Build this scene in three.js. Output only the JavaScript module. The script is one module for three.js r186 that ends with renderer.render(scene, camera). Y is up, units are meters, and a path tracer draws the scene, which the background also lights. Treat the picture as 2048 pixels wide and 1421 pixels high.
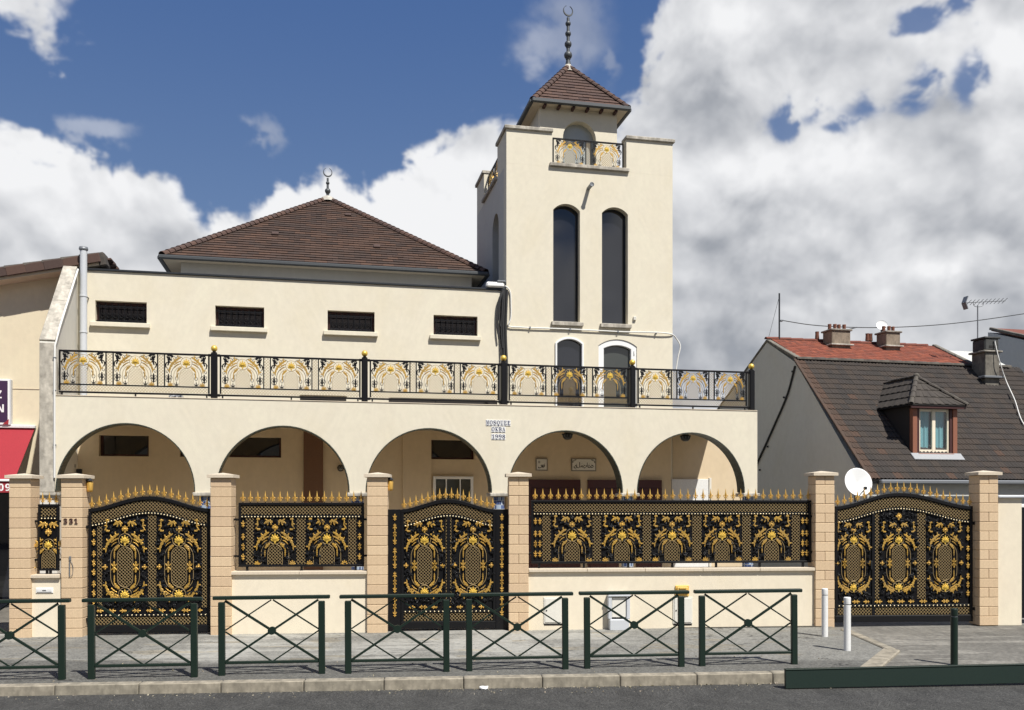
import * as THREE from 'three';
import { mergeGeometries } from 'three/addons/utils/BufferGeometryUtils.js';
import { FontLoader } from 'three/addons/loaders/FontLoader.js';
import { TextGeometry } from 'three/addons/geometries/TextGeometry.js';

// ---------------------------------------------------------------- camera, sky, sun, exposure
const scene = new THREE.Scene();
const F = 1800, CX = 1024, CY = 1000, EYE = 2.2;        // focal length and principal point in photo pixels, eye height in metres
const camera = new THREE.PerspectiveCamera(2 * Math.atan(1000 / F) * 180 / Math.PI, 2048 / 2000, 0.1, 900);
camera.setViewOffset(2048, 2000, 0, 0, 2048, 1421);      // shifted lens: verticals stay upright
camera.position.set(0, EYE, 0);
camera.lookAt(0, EYE, -10);
scene.add(camera);

const renderer = new THREE.WebGLRenderer({ antialias: true });
renderer.toneMapping = THREE.LinearToneMapping;
const EXPOSURE = 1.3;
renderer.toneMappingExposure = EXPOSURE;
renderer.shadowMap.enabled = true;

const SUN = new THREE.Vector3(0.60, 1.46, 0.80).normalize();
const sun = new THREE.DirectionalLight(0xffffff, 5);
sun.color.setRGB(1, 0.965, 0.905);
sun.position.copy(SUN).multiplyScalar(60).add(new THREE.Vector3(0, 0, -18));
sun.target.position.set(0, 0, -18);
sun.castShadow = true;
Object.assign(sun.shadow.camera, { left: -25, right: 25, top: 25, bottom: -25, near: 1, far: 140 });
sun.shadow.mapSize.set(4096, 4096);
scene.add(sun, sun.target);

// seeded random numbers and periodic value noise
function rng(seed) { let a = seed >>> 0; return () => { a = (a + 0x6D2B79F5) | 0; let t = Math.imul(a ^ (a >>> 15), 1 | a); t = (t + Math.imul(t ^ (t >>> 7), 61 | t)) ^ t; return ((t ^ (t >>> 14)) >>> 0) / 4294967296; }; }
const rnd = rng(7);
const NT = new Float32Array(65536); { const r = rng(99); for (let i = 0; i < 65536; i++) NT[i] = r(); }
function h3(x, y, z) { let n = Math.imul(x, 374761393) + Math.imul(y, 668265263) + Math.imul(z, 1274126177); n = Math.imul(n ^ (n >>> 13), 1274126177); return NT[(n ^ (n >>> 16)) & 65535]; }
function vnoise(x, y, z) {
  const xi = Math.floor(x), yi = Math.floor(y), zi = Math.floor(z); let u = x - xi, v = y - yi, w = z - zi;
  u = u * u * u * (u * (u * 6 - 15) + 10); v = v * v * v * (v * (v * 6 - 15) + 10); w = w * w * w * (w * (w * 6 - 15) + 10);
  const l = (a, b, t) => a + (b - a) * t;
  return l(l(l(h3(xi, yi, zi), h3(xi + 1, yi, zi), u), l(h3(xi, yi + 1, zi), h3(xi + 1, yi + 1, zi), u), v),
    l(l(h3(xi, yi, zi + 1), h3(xi + 1, yi, zi + 1), u), l(h3(xi, yi + 1, zi + 1), h3(xi + 1, yi + 1, zi + 1), u), v), w);
}
function fbm(x, y, z, o, gain = 0.5) { let s = 0, a = 0.5, n = 0; for (let i = 0; i < o; i++) { s += a * vnoise(x, y, z); n += a; a *= gain; x = x * 2.03 + 11.3; y = y * 2.03 + 5.7; z = z * 2.03 + 3.1; } return s / n; }
function billow(x, y, z, o) { let s = 0, a = 0.5, n = 0; for (let i = 0; i < o; i++) { s += a * Math.abs(2 * vnoise(x, y, z) - 1); n += a; a *= 0.55; x = x * 2.07 + 7.1; y = y * 2.07 + 2.9; z = z * 2.07 + 5.3; } return s / n; }
const sstep = (a, b, x) => { const t = Math.min(1, Math.max(0, (x - a) / (b - a))); return t * t * (3 - 2 * t); };
const mixn = (a, b, t) => a + (b - a) * t;

// the sky: blue air with banks of cumulus, by azimuth and elevation in degrees (azimuth 0 = north = -z, east positive)
{
  const W = 4096, H = 2048, data = new Float32Array(W * H * 4), D = 180 / Math.PI;
  // the top of the low cumulus bank, as [azimuth, elevation]
  const bank = [[-180, 9], [-120, 17], [-75, 12], [-50, 22], [-29.6, 19.7], [-27, 19.4], [-24.8, 19.6], [-23, 18.6], [-20.6, 18.3], [-18.4, 17.6], [-17.5, 17.8], [-16.2, 18.7], [-14.2, 20.1], [-12, 20.6], [-9.5, 20.7], [-9, 20], [-7.5, 20.2], [-6, 21.3], [-4, 22.4], [-0.8, 22.6], [3, 22.8], [6.5, 23.4], [8, 25], [8.8, 27], [10, 30], [14, 36], [25, 36], [40, 30], [60, 22], [90, 15], [130, 22], [180, 9]];
  const bankTop = (a) => { let i = 0; while (i < bank.length - 2 && bank[i + 1][0] < a) i++; const [a0, e0] = bank[i], [a1, e1] = bank[i + 1]; return e0 + (e1 - e0) * sstep(0, 1, (a - a0) / (a1 - a0)); };
  // openings of blue [azimuth, elevation, half width, half height, depth] and greyer / whiter masses
  const gaps = [[17.1, 22.0, 1.1, 1.0, 1.9], [18.9, 22.6, 0.9, 0.7, 1.3], [20.6, 21.4, 1.3, 0.7, 1.5], [22.2, 22.4, 1.6, 0.9, 1.5], [24.6, 22.2, 1.2, 1.0, 1.3], [24.6, 25.4, 1.6, 0.8, 1.9], [27.2, 22.4, 1.0, 1.4, 1.2], [21.5, 22.2, 5, 1.3, 0.6]];
  const tones = [[12.5, 22.6, 3.6, 1.5, -0.42], [12.5, 27.4, 3.4, 1.8, 0.34], [19.5, 26.8, 3.5, 1.6, 0.2], [13.5, 13, 3.2, 3.2, -0.3], [15.5, 19, 6, 1.7, 0.3], [24, 17, 6, 2, 0.12], [27, 13.2, 1.7, 1.0, 0.45], [20, 12.5, 2.6, 1.3, 0.2], [-12, 18.4, 9, 2.6, 0.2], [-27, 17, 6, 3, 0.14], [-21.5, 14.4, 2.2, 1.8, -0.22], [-5, 20.4, 3.4, 2.4, 0.2], [-4.6, 15.5, 2.4, 2, 0.25], [-28, 26.2, 5, 2.4, -0.16], [3, 18, 8, 4, 0.25], [28, 23.6, 2.4, 2.4, 0.25]];
  const paint = (az, el, o, near) => {
      const ce = Math.cos(el / D), x = Math.sin(az / D) * ce, y = Math.sin(el / D), z = -Math.cos(az / D) * ce;
      // air
      const t = sstep(-5, 34, el), up = sstep(30, 85, el);
      const r = mixn(0.235, 0.066, t) * (1 - 0.35 * up), g = mixn(0.35, 0.138, t) * (1 - 0.3 * up), b = mixn(0.53, 0.335, t) * (1 - 0.2 * up);
      // clouds: billowing noise, warped so that no shape stays round
      const wx = x + (fbm(x * 9 + 3, y * 9, z * 9, 3) - 0.5) * 0.06, wy = y + (fbm(x * 9, y * 9 + 40, z * 9, 3) - 0.5) * 0.05, wz = z;
      const big = fbm(wx * 5 + 4, wy * 8 + 2, wz * 5, 4), puff = billow(wx * 10, wy * 13 + 3, wz * 10, o), fine = fbm(wx * 34, wy * 40, wz * 34 + 8, Math.max(2, o - 2), 0.6);
      const a2 = az + (fine - 0.5) * 3.2 + (big - 0.5) * 3, e2 = el + (puff - 0.4) * 2.6 + (fine - 0.5) * 1.6;
      let s = Math.min(2.4, (bankTop(az + (fine - 0.5) * 1.5) - el) * 0.55) + (puff - 0.38) * 2.9 + (fine - 0.5) * 1.5 + (big - 0.5) * 0.6 + 0.1;
      s = Math.max(s, (fbm(x * 2.6 + 9, y * 3.4, z * 2.6, 3) - 0.53) * 9 * sstep(33, 46, el) + (puff - 0.4) * 3 - 0.6 - 3 * (1 - sstep(33, 46, el)));
      // a loose tuft over the west and thin veils
      const tuft = (a, e, w, h, d) => d * Math.exp(-(((a2 - a) / w) ** 2) - ((e2 - e) / h) ** 2);
      s = Math.max(s, tuft(-29, 26.6, 5.4, 2.5, 3.9) - 1.4 + (puff - 0.4) * 2.4 + (fine - 0.5) * 2.4);
      let thin = 0.36 * sstep(0.25, 1.3, tuft(3.4, 27.2, 3.0, 2.2, 1.3) * (0.35 + fine * 1.5 + puff * 0.6) * 0.9);
      thin = Math.max(thin, 0.34 * sstep(0.3, 1.1, tuft(-15.6, 20.9, 0.9, 1.1, 1.2) * (0.2 + fine * 1.7)), 0.36 * sstep(0.3, 1.1, tuft(-24.2, 20.2, 2.0, 0.9, 1.2) * (0.2 + fine * 1.7)), 0.3 * sstep(0.3, 1.1, tuft(6, 25.5, 0.8, 1.6, 1.1) * (0.2 + fine * 1.7)));
      let hole = 0; if (near) for (const [a, e, w, h, d] of gaps) hole = Math.max(hole, d * Math.exp(-(((a2 - a) / w) ** 2) - ((e2 - e) / h) ** 2));
      const clear = sstep(0.25, 1.5, hole * (0.7 + (1 - puff) * 0.9 + (0.5 - fine) * 2.0));
      const soft = az > 6 ? 1.1 : 0.55 + 0.9 * sstep(22, 24.5, el);
      const cov = Math.max(sstep(-0.1, soft, s), thin) * (1 - 0.9 * clear);
      // brightness: sunlit bulges, greyer hollows and undersides
      const sx = (x + wx) / 2, sy = (y + wy) / 2, soft3 = fbm(sx * 13, sy * 14 + 1, z * 13, Math.min(o, 6), 0.5), lit = fbm(sx * 13 + 0.1, sy * 14 + 1.22, z * 13 + 0.05, Math.min(o, 6), 0.5) - soft3;
      let w = 0.60 + (puff - 0.38) * 0.16 - lit * 1.1 + (soft3 - 0.5) * 0.62 + (fine - 0.5) * 0.14 + (big - 0.5) * 0.7; if (near) for (const [a, e, ww, h, d] of tones) w += d * Math.exp(-(((a2 - a) / ww) ** 2) - ((e2 - e) / h) ** 2);
      w -= 0.04 * sstep(16, 9, el); w += 0.12 * sstep(4, -6, az) - 0.05 * sstep(6, 11, az) + 0.1 * sstep(1.6, 0.2, s) * sstep(-0.1, 0.5, s);
      w = Math.min(1, Math.max(0, w));
      const cr = mixn(0.31, 0.90, w), cg = mixn(0.332, 0.905, w), cb = mixn(0.375, 0.92, w);
      const n = 1 / EXPOSURE;
      return [mixn(r, cr, cov) * n, mixn(g, cg, cov) * n, mixn(b, cb, cov) * n];
  };
  // fine where the camera looks, coarse (and then interpolated) elsewhere
  const CW = 512, CH = 256, coarse = new Float32Array((CW + 1) * (CH + 1) * 3), azOf = (u) => ((u * 360 - 90 + 540) % 360) - 180;
  for (let j = 0; j <= CH; j++) for (let i = 0; i <= CW; i++) { const el = (j / CH - 0.5) * 180, c = el < -3 ? [0.16, 0.15, 0.14] : paint(azOf((i % CW) / CW), el, 4, true); coarse.set(c, (j * (CW + 1) + i) * 3); }
  for (let j = 0; j < H; j++) {
    const v = (j + 0.5) / H, el = (v - 0.5) * 180;
    for (let i = 0; i < W; i++) {
      const u = (i + 0.5) / W, az = azOf(u), k = (j * W + i) * 4; data[k + 3] = 1;
      const f = Math.abs(az) < 34 && el > -2 && el < 34 ? sstep(34, 32, Math.abs(az)) * sstep(34, 32, el) : 0;
      const q = f > 0 ? paint(az, el, 7, true) : null;
      if (f < 1) { const a = u * CW, b = v * CH, ai = Math.floor(a), bi = Math.floor(b), fa = a - ai, fb = b - bi, p = (bi * (CW + 1) + ai) * 3, r = p + (CW + 1) * 3; for (let m = 0; m < 3; m++) { const w = (coarse[p + m] * (1 - fa) + coarse[p + 3 + m] * fa) * (1 - fb) + (coarse[r + m] * (1 - fa) + coarse[r + 3 + m] * fa) * fb; data[k + m] = q ? mixn(w, q[m], f) : w; } }
      else { data[k] = q[0]; data[k + 1] = q[1]; data[k + 2] = q[2]; }
    }
  }
  const sky = new THREE.DataTexture(data, W, H, THREE.RGBAFormat, THREE.FloatType);
  sky.mapping = THREE.EquirectangularReflectionMapping; sky.magFilter = sky.minFilter = THREE.LinearFilter; sky.wrapS = THREE.RepeatWrapping; sky.needsUpdate = true;
  scene.background = sky; scene.environment = sky;
}
// ---------------------------------------------------------------- helpers
const FONT_SERIF = await new FontLoader().loadAsync('fonts/droid/droid_serif_bold.typeface.json');
const FONT_SANS = await new FontLoader().loadAsync('fonts/droid/droid_sans_bold.typeface.json');
const V = (x, y, z = 0) => new THREE.Vector3(x, y, z);
const V2 = (x, y) => new THREE.Vector2(x, y);
// an upright plane turned by deg about y; z0 = its distance on the camera axis. loc() turns a photo pixel on it into metres along and up
function frame(z0, deg) { const th = deg * Math.PI / 180; return { z0, th, c: Math.cos(th), s: Math.sin(th), t: Math.tan(th) }; }
function loc(fr, px, py, w = 0) {
  const z0 = fr.z0 - w / fr.c, z = z0 / (1 - fr.t * (px - CX) / F), X = (px - CX) / F * z;
  return [(X) * fr.c + (z - fr.z0) * fr.s, EYE + (CY - py) / F * z, z];
}
const LU = (fr, px, w = 0) => loc(fr, px, CY, w)[0];
const LH = (fr, px, py, w = 0) => loc(fr, px, py, w)[1];
const groundAt = (X) => 0.005 * X;
const worldX = (fr, u, w = 0) => u * fr.c + w * fr.s;

const taken = new Map();
function numbered(n) { const k = taken.get(n) || 0; taken.set(n, k + 1); return k ? n + '_' + String(k).padStart(3, '0') : n; }
function tag(o, label, category, group, kind) { if (label) o.userData.label = label; if (category) o.userData.category = category; if (group) o.userData.group = group; if (kind) o.userData.kind = kind; return o; }
function thing(name, label, category, fr, u, h, w = 0, group) {
  const o = new THREE.Group(); o.name = numbered(name); scene.add(o);
  if (fr) { o.position.set(u * fr.c + w * fr.s, h, -fr.z0 - u * fr.s + w * fr.c); o.rotation.y = fr.th; } else o.position.set(u, h, w);
  return tag(o, label, category, group);
}
function part(name, geo, mat, parent, label) { const m = new THREE.Mesh(geo, mat); m.name = name; m.castShadow = m.receiveShadow = true; parent.add(m); if (label) m.userData.label = label; return m; }
function grp(name, parent, x = 0, y = 0, z = 0) { const g = new THREE.Group(); g.name = name; g.position.set(x, y, z); parent.add(g); return g; }
function struct(name, geo, mat) { const m = part(name, geo, mat, scene); m.userData.kind = 'structure'; return m; }
const stuff = (m) => { m.userData.kind = 'stuff'; return m; };

// uv in metres from position and normal
function uvm(g, ox = 0, oy = 0) {
  if (!g.attributes.normal) g.computeVertexNormals();
  const p = g.attributes.position, n = g.attributes.normal, a = new Float32Array(p.count * 2);
  for (let i = 0; i < p.count; i++) {
    const nx = Math.abs(n.getX(i)), ny = Math.abs(n.getY(i)), nz = Math.abs(n.getZ(i)), x = p.getX(i), y = p.getY(i), z = p.getZ(i);
    if (ny > nx && ny > nz) { a[2 * i] = x + ox; a[2 * i + 1] = -z + oy; } else if (nx > nz) { a[2 * i] = z + ox; a[2 * i + 1] = y + oy; } else { a[2 * i] = x + ox; a[2 * i + 1] = y + oy; }
  }
  g.setAttribute('uv', new THREE.BufferAttribute(a, 2)); return g;
}
function bx(w, h, d, x = 0, y = 0, z = 0) { const g = new THREE.BoxGeometry(w, h, d); g.translate(x, y, z); return uvm(g); }
// box from corner to corner
const bxc = (x0, x1, y0, y1, z0, z1) => bx(x1 - x0, y1 - y0, z1 - z0, (x0 + x1) / 2, (y0 + y1) / 2, (z0 + z1) / 2);
// box with its edges chamfered by c (44 triangles)
function cb(w, h, d, c = 0.008, x = 0, y = 0, z = 0) {
  const a = w / 2, b = h / 2, e = d / 2, A = a - c, B = b - c, E = e - c, S = new Soup();
  for (const s of [1, -1]) {
    S.face([[-A, -B, s * e], [A, -B, s * e], [A, B, s * e], [-A, B, s * e]], s < 0);
    S.face([[-A, s * b, E], [A, s * b, E], [A, s * b, -E], [-A, s * b, -E]], s < 0);
    S.face([[s * a, -B, E], [s * a, -B, -E], [s * a, B, -E], [s * a, B, E]], s < 0);
    for (const t of [1, -1]) {
      S.face([[-A, s * b, t * E], [-A, s * B, t * e], [A, s * B, t * e], [A, s * b, t * E]], s * t < 0);
      S.face([[s * A, -B, t * e], [s * a, -B, t * E], [s * a, B, t * E], [s * A, B, t * e]], s * t < 0);
      S.face([[s * a, t * B, -E], [s * A, t * b, -E], [s * A, t * b, E], [s * a, t * B, E]], s * t > 0);
      for (const q of [1, -1]) S.face([[s * A, t * B, q * e], [s * a, t * B, q * E], [s * A, t * b, q * E]], s * t * q < 0);
    }
  }
  const g = S.build(); g.translate(x, y, z); return g;
}
const cbc = (x0, x1, y0, y1, z0, z1, c = 0.008) => cb(x1 - x0, y1 - y0, z1 - z0, c, (x0 + x1) / 2, (y0 + y1) / 2, (z0 + z1) / 2);
// loose faces with flat normals, metric uv and optional colours
class Soup {
  constructor() { this.p = []; this.c = []; this.col = null; }
  tri(a, b, c) { for (const q of [a, b, c]) this.p.push(q[0], q[1], q[2]); if (this.col) for (let i = 0; i < 3; i++) this.c.push(...this.col); }
  face(f, flip) { const q = flip ? [...f].reverse() : f; for (let i = 1; i < q.length - 1; i++) this.tri(q[0], q[i], q[i + 1]); }
  // eight corners: bottom a b c d (counter-clockwise from above), top e f g h
  hexa(a, b, c, d, e, f, g, h) { this.face([a, d, c, b]); this.face([e, f, g, h]); this.face([a, b, f, e]); this.face([b, c, g, f]); this.face([c, d, h, g]); this.face([d, a, e, h]); }
  build() {
    const g = new THREE.BufferGeometry(); g.setAttribute('position', new THREE.Float32BufferAttribute(this.p, 3));
    if (this.c.length) g.setAttribute('color', new THREE.Float32BufferAttribute(this.c, 3));
    g.computeVertexNormals(); return uvm(g);
  }
}
function plain(g) { g = g.index ? g.toNonIndexed() : g; for (const k of Object.keys(g.attributes)) if (!['position', 'normal', 'uv'].includes(k)) g.deleteAttribute(k); return g; }
const merge = (list) => mergeGeometries(list.map(plain));
const place = (g, x, y, z, rz = 0, s = 1) => { const q = g.clone(); if (s !== 1) q.scale(s, s, s); if (rz) q.rotateZ(rz); q.translate(x, y, z); return q; };
function ext(shape, depth, z = 0, bevel = 0, seg = 12) {
  const g = new THREE.ExtrudeGeometry(shape, { depth: depth - 2 * bevel, bevelEnabled: bevel > 0, bevelSize: bevel, bevelThickness: bevel, bevelOffset: -bevel, bevelSegments: 1, curveSegments: seg, steps: 1 });
  g.translate(0, 0, z + bevel); return uvm(g);
}
function rectShape(x0, x1, y0, y1) { const s = new THREE.Shape(); s.moveTo(x0, y0); s.lineTo(x1, y0); s.lineTo(x1, y1); s.lineTo(x0, y1); s.closePath(); return s; }
function rectHole(x0, x1, y0, y1) { const s = new THREE.Path(); s.moveTo(x0, y0); s.lineTo(x0, y1); s.lineTo(x1, y1); s.lineTo(x1, y0); s.closePath(); return s; }
// round- or segment-headed opening: springs at ys, crown at yt
function archPath(P, x0, x1, y0, ys, yt, n = 20) {
  const m = (x0 + x1) / 2, a = (x1 - x0) / 2, r = yt - ys; P.moveTo(x0, y0); P.lineTo(x1, y0);
  const R = (a * a + r * r) / (2 * r), full = r > a * 0.9;
  for (let i = 0; i <= n; i++) { const t = i / n; if (full) P.lineTo(m + a * Math.cos(Math.PI * t), ys + r * Math.sin(Math.PI * t)); else { const x = a - 2 * a * t; P.lineTo(m + x, yt - R + Math.sqrt(R * R - x * x)); } }
  P.closePath(); return P;
}
function poly(pts) { const s = new THREE.Shape(); pts.forEach(([x, y], i) => (i ? s.lineTo(x, y) : s.moveTo(x, y))); s.closePath(); return s; }
// straight flat bar in the xy plane
function bar(x0, y0, x1, y1, w, d, z = 0) { const L = Math.hypot(x1 - x0, y1 - y0), g = new THREE.BoxGeometry(L, w, d); g.rotateZ(Math.atan2(y1 - y0, x1 - x0)); g.translate((x0 + x1) / 2, (y0 + y1) / 2, z); return uvm(g); }
function tube(pts, r, seg = 24, rad = 6, closed = false) { return new THREE.TubeGeometry(new THREE.CatmullRomCurve3(pts.map((p) => V(p[0], p[1], p[2] || 0)), closed, 'centripetal'), seg, r, rad, closed); }
function polyTube(pts, r, rad = 6) { const c = new THREE.CurvePath(); for (let i = 0; i < pts.length - 1; i++) c.add(new THREE.LineCurve3(V(...pts[i]), V(...pts[i + 1]))); return new THREE.TubeGeometry(c, (pts.length - 1) * 3, r, rad, false); }
const lathe = (pts, seg = 16) => new THREE.LatheGeometry(pts.map(([r, y]) => V2(r, y)), seg);
// crossed thin bars wherever inside(x, y) holds
function lattice(inside, x0, x1, y0, y1, pitch, w, d, z = 0) {
  const out = [], step = pitch / 5;
  for (const sg of [1, -1]) {
    const lo = sg > 0 ? x0 + y0 : x0 - y1, hi = sg > 0 ? x1 + y1 : x1 - y0;
    for (let c = Math.ceil(lo / (pitch * 1.414)) * pitch * 1.414; c < hi; c += pitch * 1.414) {
      let from = null, last = null;
      for (let x = x0; x <= x1 + 1e-6; x += step) {
        const y = sg > 0 ? c - x : x - c, ok = y >= y0 && y <= y1 && inside(x, y);
        if (ok) { if (!from) from = [x, y]; last = [x, y]; }
        if ((!ok || x + step > x1 + 1e-6) && from) { if (last[0] - from[0] > step * 0.5) out.push(bar(from[0], from[1], last[0], last[1], w, d, z + sg * d * 0.25)); from = null; }
      }
    }
  }
  return merge(out);
}

// ---------------------------------------------------------------- textures and materials
function noiseTex(n, size, fn, srgb = true) {   // size is nominal; fn(u, v) in 0..1 gives [r, g, b] 0..1
  const d = new Uint8Array(n * n * 4);
  for (let j = 0; j < n; j++) for (let i = 0; i < n; i++) { const c = fn(i / n, j / n), k = (j * n + i) * 4; d[k] = c[0] * 255; d[k + 1] = c[1] * 255; d[k + 2] = c[2] * 255; d[k + 3] = 255; }
  const t = new THREE.DataTexture(d, n, n); t.wrapS = t.wrapT = THREE.RepeatWrapping; t.magFilter = THREE.LinearFilter; t.minFilter = THREE.LinearMipmapLinearFilter; t.generateMipmaps = true;
  if (srgb) t.colorSpace = THREE.SRGBColorSpace; t.repeat.set(1 / size, 1 / size); t.needsUpdate = true; return t;
}
// noise on a torus so that it tiles
function tn(u, v, f, o, seed = 0, gain = 0.5) { const a = u * 6.2832, b = v * 6.2832, R = f / 6.2832; return (fbm(Math.cos(a) * R + seed, Math.sin(a) * R + 7.7, Math.cos(b) * R + seed * 1.7, o, gain) * 0.5 + fbm(Math.sin(b) * R + 31 + seed, Math.cos(a) * R + Math.cos(b) * R * 0.5, Math.sin(a) * R + 3, o, gain) * 0.5); }
const g3 = (v) => [v, v, v];
const plasterTex = noiseTex(512, 5, (u, v) => { const n = tn(u, v, 7, 5, 1), m = tn(u, v, 70, 3, 5), k = 0.967 + (n - 0.5) * 0.045 + (m - 0.5) * 0.06; return [Math.min(1, k), Math.min(1, k * (1 - (0.5 - n) * 0.02)), Math.min(1, k * (1 - Math.max(0, 0.5 - n) * 0.08))]; });
const roughcast = noiseTex(512, 0.8, (u, v) => g3(tn(u, v, 90, 3, 2)), false);
const stoneTex = noiseTex(512, 2, (u, v) => { const n = tn(u, v, 14, 6, 3, 0.6), m = tn(u, v, 40, 4, 9), k = 0.82 + (n - 0.5) * 0.75 + (m - 0.5) * 0.3; return g3(Math.min(1, Math.max(0.15, k))); });
const asphaltTex = noiseTex(1024, 2.4, (u, v) => { const n = tn(u, v, 200, 2, 3, 0.8), m = tn(u, v, 12, 4, 8), s = tn(u, v, 330, 1, 21); const k = 0.62 + (n - 0.5) * 0.85 + (m - 0.5) * 0.3 + (s > 0.78 ? 0.2 : 0); return g3(Math.min(1, Math.max(0.1, k))); });
const grainTex = noiseTex(512, 0.6, (u, v) => g3(Math.min(1, Math.max(0.2, 0.92 + (tn(u, v, 60, 4, 13, 0.7) - 0.5) * 0.24))));
const M = {};
const std = (c, rough, o = {}) => { const m = new THREE.MeshStandardMaterial({ roughness: rough, metalness: 0, ...o }); m.color.setRGB(...c); return m; };
const phy = (c, rough, o = {}) => { const m = new THREE.MeshPhysicalMaterial({ roughness: rough, metalness: 0, ...o }); m.color.setRGB(...c); return m; };
const plast = (c) => std(c, 0.92, { map: plasterTex, bumpMap: roughcast, bumpScale: 0.0015 });
M.cream = plast([0.735, 0.674, 0.535]);
M.creamWall = plast([0.78, 0.695, 0.54]);
M.creamOld = plast([0.72, 0.625, 0.45]);
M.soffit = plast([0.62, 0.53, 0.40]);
M.nearBlack = std([0.022, 0.018, 0.017], 0.85);
M.gutter = std([0.075, 0.08, 0.082], 0.5, { metalness: 0.3 });
M.shadeSideGrey = plast([0.58, 0.55, 0.48]);  // copy of the cream plaster, darkened to grey for the walls in shade
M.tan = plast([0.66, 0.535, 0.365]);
M.panelWood = std([0.19, 0.095, 0.05], 0.6, { map: grainTex });
M.grey = std([0.54, 0.54, 0.505], 0.95, { map: plasterTex, bumpMap: roughcast, bumpScale: 0.004 });
M.stone = std([0.36, 0.33, 0.28], 0.95, { map: stoneTex, bumpMap: stoneTex, bumpScale: 0.004 });
M.weathered = std([0.60, 0.55, 0.46], 0.95, { map: stoneTex, bumpMap: stoneTex, bumpScale: 0.004 });
M.coping = std([0.70, 0.60, 0.46], 0.9, { map: grainTex });
M.blocks = [[0.715, 0.53, 0.335], [0.69, 0.51, 0.32], [0.735, 0.55, 0.35], [0.675, 0.495, 0.315]].map((c) => std(c, 0.9, { map: grainTex, bumpMap: grainTex, bumpScale: 0.0008 }));
M.mortar = std([0.34, 0.26, 0.18], 0.95);
M.black = phy([0.006, 0.006, 0.007], 0.42, { specularIntensity: 0.55 });
M.blackSheet = phy([0.005, 0.005, 0.006], 0.6, { specularIntensity: 0.3 });
M.gold = std([0.74, 0.45, 0.105], 0.38, { metalness: 0.55 });
M.golds = [[0.74, 0.45, 0.105], [0.70, 0.44, 0.12], [0.77, 0.47, 0.10], [0.66, 0.40, 0.095]].map((c, i) => std(c, 0.34 + i * 0.04, { metalness: 0.55, map: grainTex }));
M.goldBright = std([0.90, 0.61, 0.115], 0.32, { metalness: 0.5 });
M.latticeGold = std([0.38, 0.275, 0.13], 0.45, { metalness: 0.3 });
M.bead = std([0.85, 0.72, 0.45], 0.3, { metalness: 0.5 });
M.green = phy([0.010, 0.021, 0.015], 0.45, { specularIntensity: 0.6 });
M.greenStrip = std([0.010, 0.026, 0.019], 0.55, { map: grainTex });
M.white = std([0.80, 0.80, 0.78], 0.5);
M.whitePaint = std([0.84, 0.84, 0.82], 0.55, { map: grainTex });
M.offWhite = std([0.70, 0.67, 0.60], 0.7, { map: plasterTex });
M.greyPlastic = std([0.52, 0.54, 0.56], 0.55);
M.zinc = std([0.20, 0.21, 0.22], 0.5, { metalness: 0.4 });
M.darkMetal = std([0.035, 0.038, 0.042], 0.45, { metalness: 0.5 });
M.glass = phy([0.012, 0.013, 0.018], 0.04, { clearcoat: 1, clearcoatRoughness: 0.02 });
M.glassGrey = phy([0.05, 0.055, 0.05], 0.12, { clearcoat: 0.6 });
M.frosted = phy([0.36, 0.38, 0.36], 0.3, { clearcoat: 0.6 });
M.dark = std([0.012, 0.010, 0.009], 0.8);
M.room = std([0.02, 0.02, 0.022], 0.9);
M.tile = std([0.5, 0.5, 0.5], 0.85, { vertexColors: true, map: grainTex });
M.hipTile = [[0.095, 0.053, 0.04], [0.078, 0.046, 0.037], [0.11, 0.06, 0.043]].map((c) => std(c, 0.85, { map: grainTex }));
M.ridgeOld = [[0.125, 0.11, 0.09], [0.105, 0.09, 0.076]].map((c) => std(c, 0.95, { map: stoneTex }));
M.brownWood = std([0.30, 0.115, 0.065], 0.6, { map: grainTex });
M.darkWood = std([0.065, 0.02, 0.017], 0.55, { map: grainTex });
M.redDoor = std([0.055, 0.012, 0.010], 0.45);
M.redCloth = std([0.36, 0.022, 0.034], 0.85, { map: grainTex });
M.purple = std([0.045, 0.016, 0.055], 0.5);
M.yellow = std([0.72, 0.46, 0.11], 0.5);
M.mortarWhite = std([0.62, 0.58, 0.50], 0.95, { map: stoneTex });
M.cable = std([0.02, 0.02, 0.02], 0.6);
M.whiteCable = std([0.7, 0.69, 0.65], 0.6);
M.terracotta = std([0.22, 0.08, 0.045], 0.85, { map: stoneTex });
M.concrete = std([0.22, 0.20, 0.165], 0.95, { map: stoneTex, bumpMap: stoneTex, bumpScale: 0.004 });
M.curtain = std([0.14, 0.33, 0.36], 0.8);
const mosaicTex = noiseTex(256, 0.32, (u, v) => { const i = Math.floor(u * 8), j = Math.floor(v * 8), fu = u * 8 - i, fv = v * 8 - j; if (fu < 0.12 || fv < 0.12) return [0.75, 0.75, 0.72]; const q = NT[i * 8 + j + 40]; return q < 0.45 ? [0.10, 0.20, 0.42] : q < 0.7 ? [0.65, 0.72, 0.80] : [0.2, 0.32, 0.55]; });
const mosaicGreenTex = noiseTex(256, 0.24, (u, v) => { const i = Math.floor(u * 8), j = Math.floor(v * 8), fu = u * 8 - i, fv = v * 8 - j; if (fu < 0.14 || fv < 0.14) return [0.62, 0.62, 0.55]; const q = NT[i * 8 + j + 400]; return q < 0.6 ? [0.06, 0.14, 0.13] : [0.14, 0.24, 0.24]; });
M.mosaic = std([0.9, 0.9, 0.9], 0.25, { map: mosaicTex });
M.mosaicGreen = std([0.7, 0.7, 0.7], 0.35, { map: mosaicGreenTex });
M.stack = std([0.34, 0.27, 0.20], 0.95, { map: stoneTex, bumpMap: stoneTex, bumpScale: 0.004 });
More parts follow.
